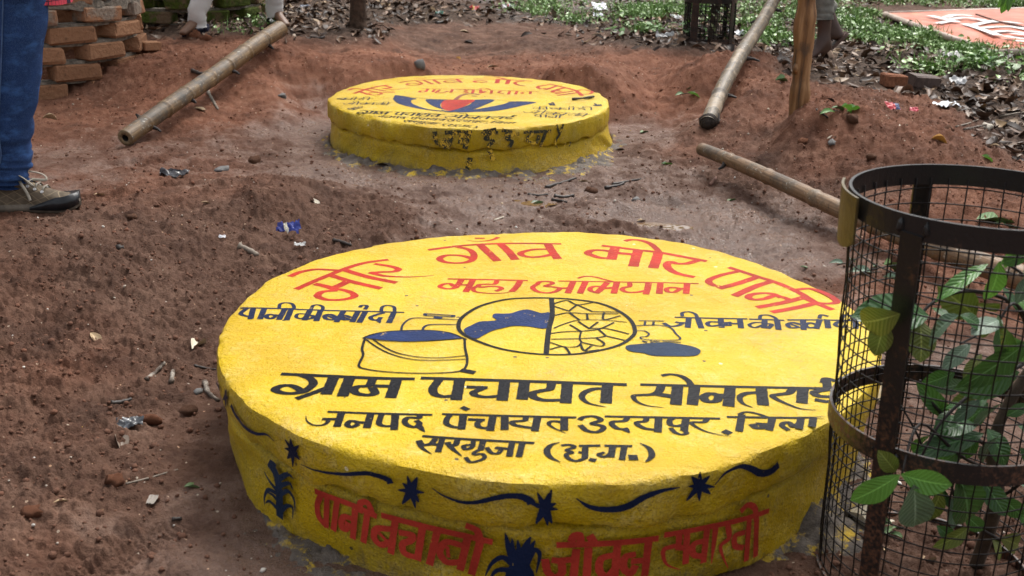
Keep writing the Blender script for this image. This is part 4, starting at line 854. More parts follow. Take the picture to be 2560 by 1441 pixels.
LEAVES = [(2250, 1187, 2128, 1272, 1.235, LEAF_L, F_, 1.0), (2252, 1186, 2378, 1232, 1.235, LEAF_L, F_, 1.05), (2285, 1212, 2298, 1348, 1.27, LEAF_G, F_, .95), (2352, 1225, 2325, 1335, 1.33, LEAF_O, F_, .8),
 (2322, 790, 2160, 765, 1.34, LEAF, None, 1.1), (2250, 785, 2122, 830, 1.30, LEAF_O, F_, 1.1), (2215, 795, 2188, 898, 1.31, LEAF_O, F_, 1.3), (2300, 800, 2312, 902, 1.33, LEAF_O, F_, 1.2), (2396, 788, 2288, 848, 1.32, LEAF_G, None, 1.1),
 (2497, 655, 2490, 775, 1.34, LEAF_L, F_, .9), (2470, 660, 2342, 738, 1.36, LEAF_L, None, .55), (2575, 620, 2508, 642, 1.34, LEAF_L, None, .9), (2580, 632, 2505, 662, 1.33, LEAF_L, F_, 1.0), (2440, 790, 2375, 740, 1.42, LEAF_O, F_, 1.1), (2500, 760, 2440, 778, 1.43, LEAF_O, F_, 1.2),
 (2400, 788, 2472, 812, 1.36, LEAF, None, 1.0), (2505, 800, 2440, 812, 1.36, LEAF_G, None, 1.0), (2492, 798, 2562, 848, 1.35, LEAF, None, 1.0), (2575, 850, 2412, 985, 1.36, LEAF, F_, .95), (2548, 930, 2415, 988, 1.37, LEAF, F_, .9), (2560, 730, 2600, 640, 1.36, LEAF, F_, .9), (2540, 760, 2575, 700, 1.36, LEAF_G, None, 1.0),
 (2372, 1045, 2308, 972, 1.41, LEAF, F_, .7), (2402, 1022, 2343, 998, 1.42, LEAF, None, 1.0), (2452, 1000, 2380, 1052, 1.41, LEAF_G, None, .9), (2440, 1062, 2350, 1050, 1.40, LEAF, None, .9), (2505, 1010, 2428, 1052, 1.40, LEAF_G, None, 1.0), (2515, 1040, 2572, 1015, 1.41, LEAF, F_, 1.0),
 (2460, 1085, 2298, 1126, 1.38, LEAF, None, .65), (2505, 1090, 2428, 1122, 1.38, LEAF_G, None, 1.0), (2440, 1080, 2418, 1152, 1.40, LEAF, F_, 1.0), (2468, 1072, 2535, 1162, 1.37, LEAF, None, 1.1), (2340, 1172, 2442, 1200, 1.39, LEAF, None, .9), (2395, 1185, 2465, 1345, 1.37, LEAF, F_, 1.05), (2450, 1190, 2522, 1295, 1.39, LEAF, F_, 1.1),
 (2380, 1180, 2392, 1255, 1.42, LEAF, F_, 1.1), (2500, 1240, 2570, 1305, 1.40, LEAF, F_, 1.0), (2425, 1315, 2358, 1385, 1.41, LEAF_O, F_, .8), (2500, 1345, 2572, 1372, 1.41, LEAF_O, F_, .8), (2410, 1285, 2470, 1340, 1.43, LEAF, F_, .9), (2550, 1120, 2610, 1180, 1.38, LEAF, F_, 1.0), (2330, 1090, 2270, 1100, 1.42, LEAF, None, .8), (2520, 1180, 2590, 1230, 1.39, LEAF_G, None, .9), (2240, 1180, 2215, 1150, 1.3, LEAF_O, F_, .8), (2450, 1020, 2470, 950, 1.43, LEAF, F_, .8), (2420, 1110, 2360, 1160, 1.41, LEAF, F_, .9), (2540, 1060, 2600, 1090, 1.40, LEAF, None, 1.0)]
for k, (x0, y0, x1, y1, d, m, up, ws) in enumerate(LEAVES):
    dd = .03*math.sin(k*2.1)
    put_leaf(sap, SL, PY(x0, y0, d+dd), PY(x1, y1, d-dd*.6), k, m, .25*math.sin(k*1.3), up or Vector((.15, -.55, 1)), ws)
for k in range(26):
    x0, y0 = 2330+230*((k*61) % 100)/100, 700+640*((k*37+11) % 100)/100; a = k*2.399; l = 55+40*((k*29) % 10)/10; d = 1.40+.10*((k*17) % 10)/10
    put_leaf(sap, SL, PY(x0, y0, d), PY(x0+l*math.cos(a), y0+l*(.35+.6*abs(math.sin(a))), d-.02), k, (LEAF, LEAF, LEAF_G, LEAF_L, LEAF_O)[k % 5], .2*math.sin(k), F_ if k % 2 else Vector((.15, -.55, 1)), 1.0)
sap2 = empty('sapling', (fb.x, fb.y, fb.z)); tag(sap2, 'thin brown stemmed sapling inside the far tree guard', 'sapling', 'saplings inside the tree guards'); SL2 = sap2.location.copy()
branch(sap2, SL2, [SL2+Vector((.02, 0, -.03)), SL2+Vector((.03, .01, .2)), SL2+Vector((.035, 0, .45)), SL2+Vector((.02, .02, .9)), SL2+Vector((.06, .02, 1.3))], .028, .015, STEM, 'stem', 9)
for k in range(9):
    a = k*2.4; z0 = .05+.05*k; branch(sap2, SL2, [SL2+Vector((.02, 0, z0)), SL2+Vector((.07*math.cos(a), .07*math.sin(a), z0+.08)), SL2+Vector((.13*math.cos(a), .13*math.sin(a), z0+.2))], .004, .002, TWIG)
for k in range(70):
    a = k*2.39; z0 = .02+.6*((k*37) % 70)/70; rr = .05+.07*((k*17) % 10)/10
    b = SL2+Vector((rr*math.cos(a), rr*math.sin(a), z0)); put_leaf(sap2, SL2, b, b+Vector((.05*math.cos(a+.6), .05*math.sin(a+.6), .02*math.sin(k)-.015)), k, (LEAF_L, LEAF, LEAF_O)[k % 3], 0, None or Vector((0, 0, 1)), .8)

# ------------------------------------------------------------------ bamboo poles and the peeled post
def bamboo(label, a, b, ra, rb, nodes, m, stubs, bend=.01, hollow=True, seed=0, mud=False):
    root = empty('bamboo_pole', a); tag(root, label, 'bamboo pole', 'bamboo poles on the red soil')
    ax = b-a; L = ax.length; n = 20; P, Rr = [], []
    side = ax.cross(Vector((0, 0, 1))).normalized(); ts = sorted(set([0, 1]+[k/60 for k in range(61)]+[x+d for x in nodes for d in (-.012, -.004, 0, .004, .012)]))
    for t in ts:
        if not 0 <= t <= 1: continue
        r = ra+(rb-ra)*t; dmin = min([abs(t-x) for x in nodes]+[1])
        r *= 1+.085*math.exp(-(dmin/.005)**2)-.05*math.exp(-((dmin-.011)/.006)**2)
        P.append(ax*t+side*bend*math.sin(math.pi*t*1.7+seed)+Vector((0, 0, bend*.5*math.sin(math.pi*2.6*t)))); Rr.append(r)
    v, f = loft(P, Rr, n, caps=False, wob=.02, seed=seed); me = mesh('culm', v, f); uvtube(me, n, len(P)); link('culm', me, root, m, True)
    for e, (c0, t0) in enumerate(((P[0], (P[0]-P[1]).normalized()), (P[-1], (P[-1]-P[-2]).normalized()))):
        r = Rr[0] if e == 0 else Rr[-1]; V, F = [], []; u = t0.orthogonal().normalized(); w_ = t0.cross(u); k_ = 24
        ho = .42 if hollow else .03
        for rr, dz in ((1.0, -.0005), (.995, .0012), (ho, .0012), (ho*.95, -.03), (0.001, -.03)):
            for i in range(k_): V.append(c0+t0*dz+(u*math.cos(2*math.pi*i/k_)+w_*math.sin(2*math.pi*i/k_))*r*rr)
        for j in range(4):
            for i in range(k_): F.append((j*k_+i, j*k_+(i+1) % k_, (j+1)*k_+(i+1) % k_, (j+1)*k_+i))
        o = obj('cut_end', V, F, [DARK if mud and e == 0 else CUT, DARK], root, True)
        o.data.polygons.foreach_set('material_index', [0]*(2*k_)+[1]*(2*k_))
    if mud:
        v_, f_ = loft([P[0]-ax.normalized()*.03, P[0]-ax.normalized()*.012, P[0]+ax.normalized()*.012, P[0]+ax.normalized()*.04, P[0]+ax.normalized()*.07], [.006, .026, .0365, .0372, .0360], 18, wob=.22, seed=5, freq=20); obj('caked_mud', v_, f_, CLODM_, root, True)
    for t, ang, ln in stubs:
        i = min(range(len(P)), key=lambda q: abs(q/(len(P)-1)-t)); c0 = P[i]; d = (side*math.cos(ang)+Vector((0, 0, math.sin(ang)))).normalized(); r = Rr[i]
        pts = [c0+d*r*.8, c0+d*(r+ln*.5)+ax.normalized()*ln*.3, c0+d*(r+ln)+ax.normalized()*ln*.2]
        v, f = loft(pts, [.010, .007, .004], 7, wob=.3, seed=int(t*90)); obj('twig_stub', v, f, TWIG, root)
    return root
p0, p1 = POLE_A
bamboo('thick wet bamboo pole lying over the left bank, cut end towards the camera', p0, p1, .034, .042, [.10, .21, .34, .50, .62, .75, .88], BAM_A, [(.10, -.5, .035), (.34, -.6, .02), (.62, -.5, .03), (.88, -.7, .025), (.1, 2.5, .02)], .012, seed=1)
p0 = G(1778, 322); q1 = PY(1925, 0, 5.75); q2 = p0+(q1-p0)*1.55
bamboo('grey lichen spotted bamboo pole leaning up past the far tree guard', p0+Vector((0, 0, .02)), q2, .034, .030, [.115, .20, .30, .41, .52, .60, .66, .80, .92], BAM_B, [(.115, -.3, .04), (.30, -.2, .06), (.52, 3.4, .03), (.60, -.3, .03)], .02, seed=4, mud=True)
p0, p1 = POLE_C
p2_ = p0+(p1-p0)*1.22
bamboo('light brown bamboo pole on the right soil, passing behind the near tree guard', p0, p2_, .024, .036, [.105, .235, .375, .52, .66, .80], BAM_C, [(.105, -.5, .03)], .015, hollow=False, seed=6)
pb = G(1996, 268)
post = empty('wooden_post', pb); tag(post, 'crooked peeled wooden post standing in the red soil', 'wooden post')
P = [PY(1996+dx, y, pb.y)-pb for dx, y in ((0, 290), (1, 265), (4, 225), (7, 190), (10, 150), (13, 110), (15, 70), (19, 40), (20, 0), (22, -40), (22, -110), (26, -200), (26, -300))]
v, f = loft(catmull(P, 4), [(.038+.0025*math.sin(i*.35)+.0015*math.sin(i*.9+1)+.004*math.exp(-((i-26)/3)**2)) for i in range(len(P)*4-3)], 18, wob=.05, seed=3, freq=14); obj('stem', v, f, POST, post, True)
for k, (x, y, l) in enumerate(((2024, 40, .012), (1990, 172, .010))):
    c0 = PY(x, y, pb.y-.02)-pb; v, f = loft([c0+Vector((0, 0, -.02)), c0, c0+Vector((0, 0, .02))], [.008, .016, .007], 9, wob=.2, seed=k); obj('knot', v, f, POST, post, True)
tb = G(895, 66); tr = empty('tree', (tb.x, tb.y, tb.z)); tag(tr, 'slim grey brown tree trunk rising from the left bank behind the far cover', 'tree')
P = [Vector((0, 0, -.1)), Vector((.0, 0, .0)), Vector((.005, 0, .1)), Vector((.012, 0, .4)), Vector((-.02, .02, 1.2)), Vector((.03, .05, 2.2)), Vector((.0, .1, 3.4))]
v, f = loft(catmull(P, 5), [.062-.0011*i+(.02*math.exp(-i/2.5)) for i in range(31)], 16, wob=.08, seed=8, freq=30); obj('trunk', v, f, BARK, tr, True)
def crown(parent, c, rad, n, seed, mat, size=1.0):
    r_ = np.random.default_rng(seed); cl = r_.normal(size=(max(n//60, 6), 3)); cl /= np.linalg.norm(cl, axis=1)[:, None]; cl *= (.35+.65*r_.random((len(cl), 1)))*np.array(rad)
    k = r_.integers(0, len(cl), n); p = cl[k]+r_.normal(size=(n, 3))*np.array(rad)*.17+np.array(c)
    d = r_.normal(size=(n, 3)); d[:, 2] -= .4; d /= np.linalg.norm(d, axis=1)[:, None]; e = np.cross(d, r_.normal(size=(n, 3))); e /= np.linalg.norm(e, axis=1)[:, None]
    L = (.07+.07*r_.random((n, 1)))*size; co = np.stack([p, p+d*L*.5+e*L*.28, p+d*L, p+d*L*.5-e*L*.28], 1).reshape(-1, 3)
    return link('crown', npmesh('crown', co, np.arange(4*n).reshape(n, 4)), parent, mat)
crown(tr, (0, .1, 4.1), (1.3, 1.3, .9), 2600, 4, LEAF)
# ------------------------------------------------------------------ brick tree guards: rings of bricks laid with gaps
def brick_mesh(seed, L=.225, D=.11, Hh=.074):
    bm = bmesh.new(); bmesh.ops.create_cube(bm, size=1.0); r_ = random.Random(seed)
    for v in bm.verts: v.co = Vector((v.co.x*L+r_.uniform(-.006, .006), v.co.y*D+r_.uniform(-.006, .006), v.co.z*Hh+r_.uniform(-.004, .004)))
    bmesh.ops.bevel(bm, geom=bm.edges[:]+bm.verts[:], offset=.008, segments=1, affect='EDGES', profile=.6)
    for v in bm.verts: v.co += Vector((r_.uniform(-1, 1), r_.uniform(-1, 1), r_.uniform(-1, 1)))*.0032
    for v in r_.sample(list(bm.verts), 3): v.co *= .93
    me = bpy.data.meshes.new('brick'); bm.to_mesh(me); bm.free(); return me
def brick_ring(c, r, z0, courses, per, mats, label, rot0, mort_from, seed):
    root = empty('brick_tree_guard', (c[0], c[1], z0)); tag(root, label, 'brick tree guard', 'round brick tree guards')
    r_ = random.Random(seed); lib = {}
    for k in range(courses):
        m = mats[1] if k >= mort_from else mats[0]
        for i in range(per):
            key = (r_.randrange(4), m.name)
            if key not in lib: lib[key] = brick_mesh(seed*10+key[0]+(40 if m is mats[1] else 0)); o = link('brick', lib[key], root, m)
            else: o = link('brick', lib[key], root)
            a = rot0+2*math.pi*(i+.5*(k % 2))/per+r_.uniform(-.012, .012); rr = r-.055+r_.uniform(-.010, .008)
            o.location = (rr*math.cos(a), rr*math.sin(a), .0375+.0885*k); o.rotation_euler = (r_.uniform(-.03, .03), r_.uniform(-.025, .025), a-math.pi/2+r_.uniform(-.07, .07))
    V, F = [], []                       # mortar beds and smears between the bricks
    for k in range(courses):
        n = 120; o = len(V); full = k >= mort_from
        for i in range(n):
            a = 2*math.pi*i/n; q = float(vnoise(np.array([math.cos(a)*9+k*3.3]), np.array([math.sin(a)*9+seed]), seed)[0])
            ro = r-.010+.016*q+(.010 if full else -.022); lo = .078+.0885*k-(.035*max(0, q+.25) if full else .006); hi = .089+.0885*k+(.045*max(0, q+.2) if full else .002*q)
            V += [((r-.105)*math.cos(a), (r-.105)*math.sin(a), lo), (ro*math.cos(a), ro*math.sin(a), lo-.002), ((ro+.002)*math.cos(a), (ro+.002)*math.sin(a), hi), ((r-.105)*math.cos(a), (r-.105)*math.sin(a), hi)]
        for i in range(n):
            for j in range(4): a = o+4*i+j; b = o+4*i+(j+1) % 4; a2 = o+4*((i+1) % n)+j; b2 = o+4*((i+1) % n)+(j+1) % 4; F.append((a, a2, b2, b))
    mo = obj('mortar', V, F, GROUT, root); mo['kind'] = 'stuff'
    return root
brick_ring((-2.5, 5.7), .55, .075, 12, 10, (BRICK, BRICKM), 'round brick tree guard with mortar smears, nearer and left, behind the jeans', .12, 4, 3)
brick_ring((-2.22, 7.5), .52, .16, 11, 9, (BRICKO, BRICKO), 'old mossy brick tree guard farther back behind the white trousers', .05, 20, 7)

# ------------------------------------------------------------------ people (seen from the hips or knees down)
def cloth_mat(name, col, var, scale, kind=None):
    g = NT(name); n = g.noise(scale, 4, .6); n3 = g.noise(420, 2)
    c = g.ramp(n, (.3, tuple(k*(1-var) for k in col)), (.7, tuple(min(1, k*(1+var)) for k in col)))
    if kind == 'denim': c = g.mix(g.math('MULTIPLY', g.step(n3, .5, .62), .25), c, (.10, .18, .36)); c = g.mix(g.math('MULTIPLY', g.step(g.noise(1, 5, .65, vec=g.mapping((16, 16, 30))), .50, .68), .75), c, (.050, .13, .34))
    if kind == 'check':
        s = g.sep(g.obj_co()); l = None
        for k in (0, 1, 2):
            f = g.math('FRACT', g.math('MULTIPLY', s[k], 62)); e = g.math('LESS_THAN', f, .14 if k == 2 else .10); l = e if l is None else g.math('MAXIMUM', l, e)
        c = g.mix(l, c, (.02, .012, .03))
    return g.set(Base__Color=c, Roughness=.85, Normal=g.bump(n3, .35, .0012, g.bump(g.noise(18, 3), .25, .01)), Specular__IOR__Level=.2)
DENIM = cloth_mat('blue_denim', (.015, .040, .125), .5, 6, 'denim'); CHECK = cloth_mat('red_check_shirt', (.46, .045, .07), .15, 9, 'check')
OFFW = cloth_mat('white_trousers', (.60, .59, .57), .14, 6); GREYC = cloth_mat('grey_trousers', (.17, .165, .145), .35, 22); WHITES = cloth_mat('plain_shirt', (.35, .36, .4), .1, 6)
SKIN_M = simple('skin_brown', (.15, .078, .045), .5, 14, .2, .25, 90, .002); SKIN_D = simple('skin_dark_brown', (.065, .032, .022), .45, 14, .25, .25, 90, .002)
SKIN_S = simple('sole_skin', (.30, .18, .11), .6, 14, .2)
HAIR = simple('black_hair', (.012, .010, .009), .5, 60, .4); RUB = simple('black_rubber', (.014, .015, .018), .32, 30, .4, .3, 60, .003); SOLEW = simple('muddy_sole', (.13, .105, .08), .7, 30, .5, .6)
g = NT('brown_suede'); s = g.sep(g.obj_co()); n = g.noise(40, 4)
l1 = g.math('LESS_THAN', g.math('FRACT', g.math('MULTIPLY', g.math('ADD', s[0], g.math('MULTIPLY', s[2], 1.3)), 27)), .07); l2 = g.math('LESS_THAN', g.math('FRACT', g.math('MULTIPLY', g.math('SUBTRACT', s[0], g.math('MULTIPLY', s[2], 2.4)), 16)), .05)
SUEDE = g.set(Base__Color=g.mix(g.math('MAXIMUM', l1, l2), g.ramp(n, (.3, (.080, .060, .040)), (.7, (.15, .115, .080))), (.24, .185, .12)), Roughness=.8, Normal=g.bump(n, .4, .002), Specular__IOR__Level=.25)
LACE = simple('grey_lace', (.30, .27, .22), .8, 80, .2); STEEL = simple('eyelet_metal', (.5, .5, .5), .3, 30, .1)
def body(name, base, J, skin, label, hair=True):
    """one continuous skinned figure from a table of joints (world points) and radii"""
    E = [('pelvis', 'chest'), ('chest', 'neck'), ('neck', 'head'), ('head', 'crown')]
    for s_ in 'lr':
        E += [('pelvis', 'hip'+s_), ('hip'+s_, 'knee'+s_), ('knee'+s_, 'ankle'+s_), ('ankle'+s_, 'heel'+s_), ('ankle'+s_, 'ball'+s_), ('ball'+s_, 'toe'+s_), ('chest', 'sh'+s_), ('sh'+s_, 'elbow'+s_), ('elbow'+s_, 'wrist'+s_), ('wrist'+s_, 'palm'+s_)]
    names = list(J); me = bpy.data.meshes.new(name)
    me.from_pydata([Vector(J[k][0])-base for k in names], [(names.index(a), names.index(b)) for a, b in E], []); me.update()
    o = link(name, me, None, skin); o.location = base
    md = o.modifiers.new('skin', 'SKIN'); md.use_smooth_shade = True; sk = me.skin_vertices[0].data
    for i, k in enumerate(names): sk[i].radius = (J[k][1], J[k][2] if len(J[k]) > 2 else J[k][1]); sk[i].use_root = (k == 'pelvis')
    sb = o.modifiers.new('sub', 'SUBSURF'); sb.levels = 2; sb.render_levels = 2
    tag(o, label, 'person')
    if hair:
        V, F = [], []; c0 = (Vector(J['head'][0])+Vector(J['crown'][0]))/2-base
        for i in range(7):
            for k in range(16): a = 2*math.pi*k/16; t = i/6*math.pi*.55; V.append(c0+Vector((.092*math.sin(t)*math.cos(a), .098*math.sin(t)*math.sin(a), .02+.10*math.cos(t))))
        for i in range(6):
            for k in range(16): F.append((i*16+k, (i+1)*16+k, (i+1)*16+(k+1) % 16, i*16+(k+1) % 16))
        obj('hair', V, F, HAIR, o, True)
    return o
def figure(hips, knees, ankles, toes, face, hipw, scale=1.0, thigh=.075, calf=.052, ank=.036, foot=.036):
    pel = (hips[0]+hips[1])/2; pel = pel+Vector((0, 0, .06)); f = face.normalized(); sd = f.cross(Vector((0, 0, 1))).normalized(); up = Vector((0, 0, 1))
    ch = pel+up*.40; nk = pel+up*.56; J = {'pelvis': (pel, .125, .10), 'chest': (ch, .14, .10), 'neck': (nk, .055), 'head': (nk+up*.12+f*.02, .085, .095), 'crown': (nk+up*.24, .06)}
    for s_, i, sg in (('r', 0, 1), ('l', 1, -1)):
        h, k, a, t = hips[i], knees[i], ankles[i], toes[i]; d = (t-a); d.z = 0; d.normalize()
        J['hip'+s_] = (h, thigh+.01); J['knee'+s_] = (k, calf+.006); J['ankle'+s_] = (a, ank); J['heel'+s_] = (a-d*.045-up*.045, .030); J['ball'+s_] = (a+(t-a)*.72, foot, .022); J['toe'+s_] = (t, .026, .013)
        sh = ch+sd*sg*.17+up*.08; J['sh'+s_] = (sh, .055); J['elbow'+s_] = (sh+sd*sg*.06-up*.27, .042); J['wrist'+s_] = (sh+sd*sg*.08-up*.50+f*.09, .028); J['palm'+s_] = (sh+sd*sg*.08-up*.58+f*.12, .03, .018)
    return J
def trouser(parent, base, pts, rad, m, seed, name='trouser_leg', folds=.05, hemfold=.0, n=28, stretch=None):
    P = [p-base for p in catmull(pts, 8)]; k = len(P); R = list(np.interp(np.linspace(0, 1, k), np.linspace(0, 1, len(rad)), rad))
    def wr(t, a):
        q = float(fbm(np.array([a/6.283*2.2+seed]), np.array([t*17]), 3, seed)[0])
        low = max(0, (t-.72)/.28); return folds*q*(1+hemfold*low)+hemfold*.05*low*math.sin(t*95+1.5*math.sin(a+seed))
    v, f = loft(P, R, n, caps=False, wrinkle=wr); return obj(name, v, f, m, parent, True)
def shirt(parent, base, pel, face, m, top=.46, low=-.12, rx=.185, ry=.15, flap=0):
    f = face.normalized(); sd = f.cross(Vector((0, 0, 1))); V, F = [], []; n = 40; rows = 12
    for j in range(rows+1):
        t = j/rows; z = top+(low-top)*t
        for i in range(n):
            a = 2*math.pi*i/n; q = 1+.06*float(vnoise(np.array([a*2.2]), np.array([t*5.]), 2)[0])+.06*t; zz_ = z-(flap*(math.cos(a))*t**4)
            V.append(pel-base+f*(math.cos(a)*ry*q)+sd*(math.sin(a)*rx*q)+Vector((0, 0, zz_)))
    for j in range(rows):
        for i in range(n): a = j*n+i; b = j*n+(i+1) % n; F.append((a, a+n, b+n, b))
    return obj('shirt', V, F, m, parent, True)
def shoe(parent, base, ank, toe, m=SUEDE):
    """laced canvas shoe: upper, sole, toe cap, laces, eyelets"""
    d = toe-ank; d.z = 0; d.normalize(); sd = d.cross(Vector((0, 0, 1))); g0 = Vector((ank.x, ank.y, H(ank.x, ank.y)+.004)) - d*.075; L = .285
    W = lambda t: .040*(1-.28*math.exp(-((t-.45)/.18)**2)+.06)*(1 if .06 < t < .85 else max(.12, math.sqrt(max(0, 1-((t-.06)/.06)**2)) if t <= .06 else math.sqrt(max(0, 1-((t-.85)/.15)**2))))
    Hh = lambda t: float(np.interp(t, [0, .08, .25, .40, .55, .72, .88, 1], [.082, .095, .105, .098, .078, .058, .046, .026]))
    loc = lambda t, u, z: g0-base+d*(t*L)+sd*u+Vector((0, 0, z+.012*max(0, (t-.8)/.2)**2))
    n = 22; mm = 12; V, F = [], []
    for i in range(n+1):
        t = i/n
        for j in range(mm+1):
            a = math.pi*j/mm; V.append(loc(t, W(t)*math.cos(a)*(1-.25*math.sin(a)**3), .018+(Hh(t)-.018)*math.sin(a)**.62))
    for i in range(n):
        for j in range(mm): a = i*(mm+1)+j; F.append((a, a+1, a+mm+2, a+mm+1))
    obj('shoe', V, F, m, parent, True)
    def band(name, t0, t1, zlo, zhi, grow, mat):
        V, F = [], []; k = 40; out = []
        for i in range(k+1):
            t = t0+(t1-t0)*(.5-.5*math.cos(math.pi*i/k)); out.append((t, W(t)+grow))
        for i in list(range(k+1)): out_ = out[i]; V += [loc(out_[0], out_[1], zlo(out_[0])), loc(out_[0], out_[1]-.002, zhi(out_[0])), loc(out_[0], -out_[1], zlo(out_[0])), loc(out_[0], -out_[1]+.002, zhi(out_[0]))]
        for i in range(k): a = 4*i; F += [(a, a+4, a+5, a+1), (a+2, a+3, a+7, a+6), (a, a+2, a+6, a+4), (a+1, a+5, a+7, a+3)]
        a = 4*k; F += [(a, a+2, a+3, a+1), (0, 1, 3, 2)]
        return obj(name, V, F, mat, parent, True)
    band('sole', 0, 1, lambda t: -.004, lambda t: .020, .004, SOLEW)
    band('toe_cap', .50, 1, lambda t: .004, lambda t: .012+.030*min(1, max(0, (t-.50)/.28)), .0062, RUB)
    for k in range(5):
        t = .34+.075*k; z = Hh(t)*.86
        for sg in (1, -1):
            c0 = loc(t, sg*W(t)*.62, z); v, f = loft([c0+sd*sg*.001, c0+sd*sg*.0035+Vector((0, 0, .002))], [.0052, .0045], 10); obj('eyelet', v, f, STEEL, parent)
        v, f = loft([loc(t, W(t)*.60, z+.003), loc(t+.01, .010, Hh(t)+.004), loc(t+.02, -.010, Hh(t)+.004), loc(t+.03, -W(t)*.60, z+.002)], [(.004, .0016)]*4, 8); obj('lace', v, f, LACE, parent, True)
    for sg, pts in ((1, [(.36, .006, .10), (.37, .030, .118), (.47, .046, .112), (.58, .044, .085), (.55, .030, .078), (.42, .008, .098)]), (-1, [(.37, -.004, .10), (.46, -.02, .112), (.60, -.03, .100), (.64, -.02, .085), (.50, -.006, .09)]), (1, [(.40, .012, .100), (.44, .034, .09), (.50, .040, .06), (.53, .043, .035)])):
        v, f = loft(catmull([loc(*p) for p in pts], 6), [(.0045, .0018)]*(6*(len(pts)-1)+1), 8); obj('lace', v, f, LACE, parent, True)
def sandal(parent, base, ank, toe, m=RUB, strap=True):
    d = toe-ank; d.z *= 1; d.normalize(); sd = d.cross(Vector((0, 0, 1))).normalized(); up = sd.cross(d).normalized(); g0 = ank-base-d*.07-up*.085; V, F = [], []; L = (toe-ank).length+.09; n = 16
    for i in range(n+1):
        t = i/n; w = .042*(math.sin(math.pi*min(max(t*.96+.02, .02), .98))**.45)*(1-.2*math.exp(-((t-.4)/.2)**2))
        for z in (0, .018):
            for s_ in (-1, 1): V.append(g0+d*(t*L)+sd*(s_*w)+up*z)
    for i in range(n): a = 4*i; F += [(a, a+4, a+5, a+1), (a+2, a+3, a+7, a+6), (a, a+2, a+6, a+4), (a+1, a+5, a+7, a+3)]
    F += [(0, 1, 3, 2), (4*n, 4*n+2, 4*n+3, 4*n+1)]; obj('sandal_sole', V, F, m, parent)
    if strap:
        for t0 in ((.62, .72), (.30, .25)):
            P = [g0+d*(L*t0[0])-sd*.045+up*.012, g0+d*(L*.5*(t0[0]+t0[1]))-sd*.03+up*.058, g0+d*(L*.5*(t0[0]+t0[1]))+sd*.03+up*.058, g0+d*(L*t0[1])+sd*.045+up*.012]
            v, f = loft(catmull(P, 5), [(.014, .003)]*16, 8); obj('strap', v, f, m, parent, True)
# person in jeans at the left edge, facing right
ya = 3.24; an = PY(22, 466, ya); kn = PY(16, 300, ya); hp = PY(44, -70, ya); gz = H(an.x, an.y); an.z = gz+.095
off = Vector((-.23, .10, 0)); toe = Vector((an.x+.185, an.y+.01, gz+.03)); an2 = an+Vector((-.34, .05, 0)); kn2 = kn+Vector((-.26, .05, 0)); hp2 = hp+Vector((-.05, .19, 0)); toe2 = an2+Vector((.185, .03, -.065))
base = Vector((an.x, an.y, gz))
Jn = figure([hp, hp2], [kn, kn2], [an, an2], [toe, toe2], Vector((1, 0, 0)), .2, ank=.028, foot=.018)
for _s in 'lr':
    c_, r1_, r2_ = Jn['ball'+_s]; Jn['ball'+_s] = (c_+Vector((-.03, 0, -.012)), .018, .012); c_, r1_, r2_ = Jn['toe'+_s]; Jn['toe'+_s] = (c_+Vector((-.03, 0, 0)), .014, .008)
p1 = body('person', base, Jn, SKIN_M, 'person at left edge in blue jeans and brown laced shoes')
trouser(p1, base, [hp+Vector((0, 0, .02)), hp.lerp(kn, .5), kn, kn.lerp(an, .5)+Vector((-.005, 0, 0)), an+Vector((-.004, 0, .04)), an+Vector((-.012, 0, -.015))], [.092, .090, .083, .072, .073, .078, .070], DENIM, 3, 'jeans_leg', .16, 2.6)
trouser(p1, base, [hp2, kn2, kn2.lerp(an2, .5), an2+Vector((0, 0, .03)), an2+Vector((0, 0, -.02))], [.092, .08, .072, .072, .068], DENIM, 5, 'jeans_leg', .10, 2.0)
v, f = loft(catmull([p-base for p in [hp+Vector((.004, -.092, .02)), hp.lerp(kn, .5)+Vector((.010, -.091, 0)), kn+Vector((.014, -.083, 0)), kn.lerp(an, .5)+Vector((.014, -.073, 0)), an+Vector((.010, -.074, .05))]], 8), [.0022]*33, 6); obj('side_seam', v, f, cloth_mat('seam_thread', (.07, .12, .24), .2, 30), p1, True)
shirt(p1, base, Jn['pelvis'][0]+Vector((-.02, 0, 0)), Vector((1, 0, 0)), CHECK, .52, -.128, .165, .130, .030)
shoe(p1, base, an, toe); shoe(p1, base, an2, toe2)
# person in white trousers, feet apart
al, ar = G(487, 88)+Vector((.01, .05, .085)), G(688, 66)+Vector((0, .02, .085)); hl = PY(588, -285, al.y+.15); hr = PY(672, -300, ar.y-.15)
kl = hl.lerp(al, .52); kr = hr.lerp(ar, .52); tl = al+Vector((-.06, -.15, -.07)); trr = ar+Vector((.10, -.13, -.07)); base = Vector(((al.x+ar.x)/2, (al.y+ar.y)/2, min(al.z, ar.z)-.085))
Jn = figure([hl, hr], [kl, kr], [al, ar], [tl, trr], Vector((.1, -1, 0)), .2, ank=.034, foot=.034)
p2 = body('person', base, Jn, SKIN_M, 'person in white trousers and dark sandals behind the wet bamboo pole')
trouser(p2, base, [hl, kl, kl.lerp(al, .55), al+Vector((.005, -.01, .05)), al+Vector((-.002, -.01, -.04))], [.095, .075, .060, .054, .052], OFFW, 2, folds=.12, hemfold=1.6)
trouser(p2, base, [hr, kr, kr.lerp(ar, .55), ar+Vector((0, -.01, .06)), ar+Vector((0, -.01, -.03))], [.095, .075, .060, .055, .054], OFFW, 6, folds=.12, hemfold=1.6)
shirt(p2, base, Jn['pelvis'][0], Vector((0, -1, 0)), WHITES, .50, -.05)
sandal(p2, base, al, tl, simple('navy_sandal', (.02, .022, .045), .5)); sandal(p2, base, ar, trr)
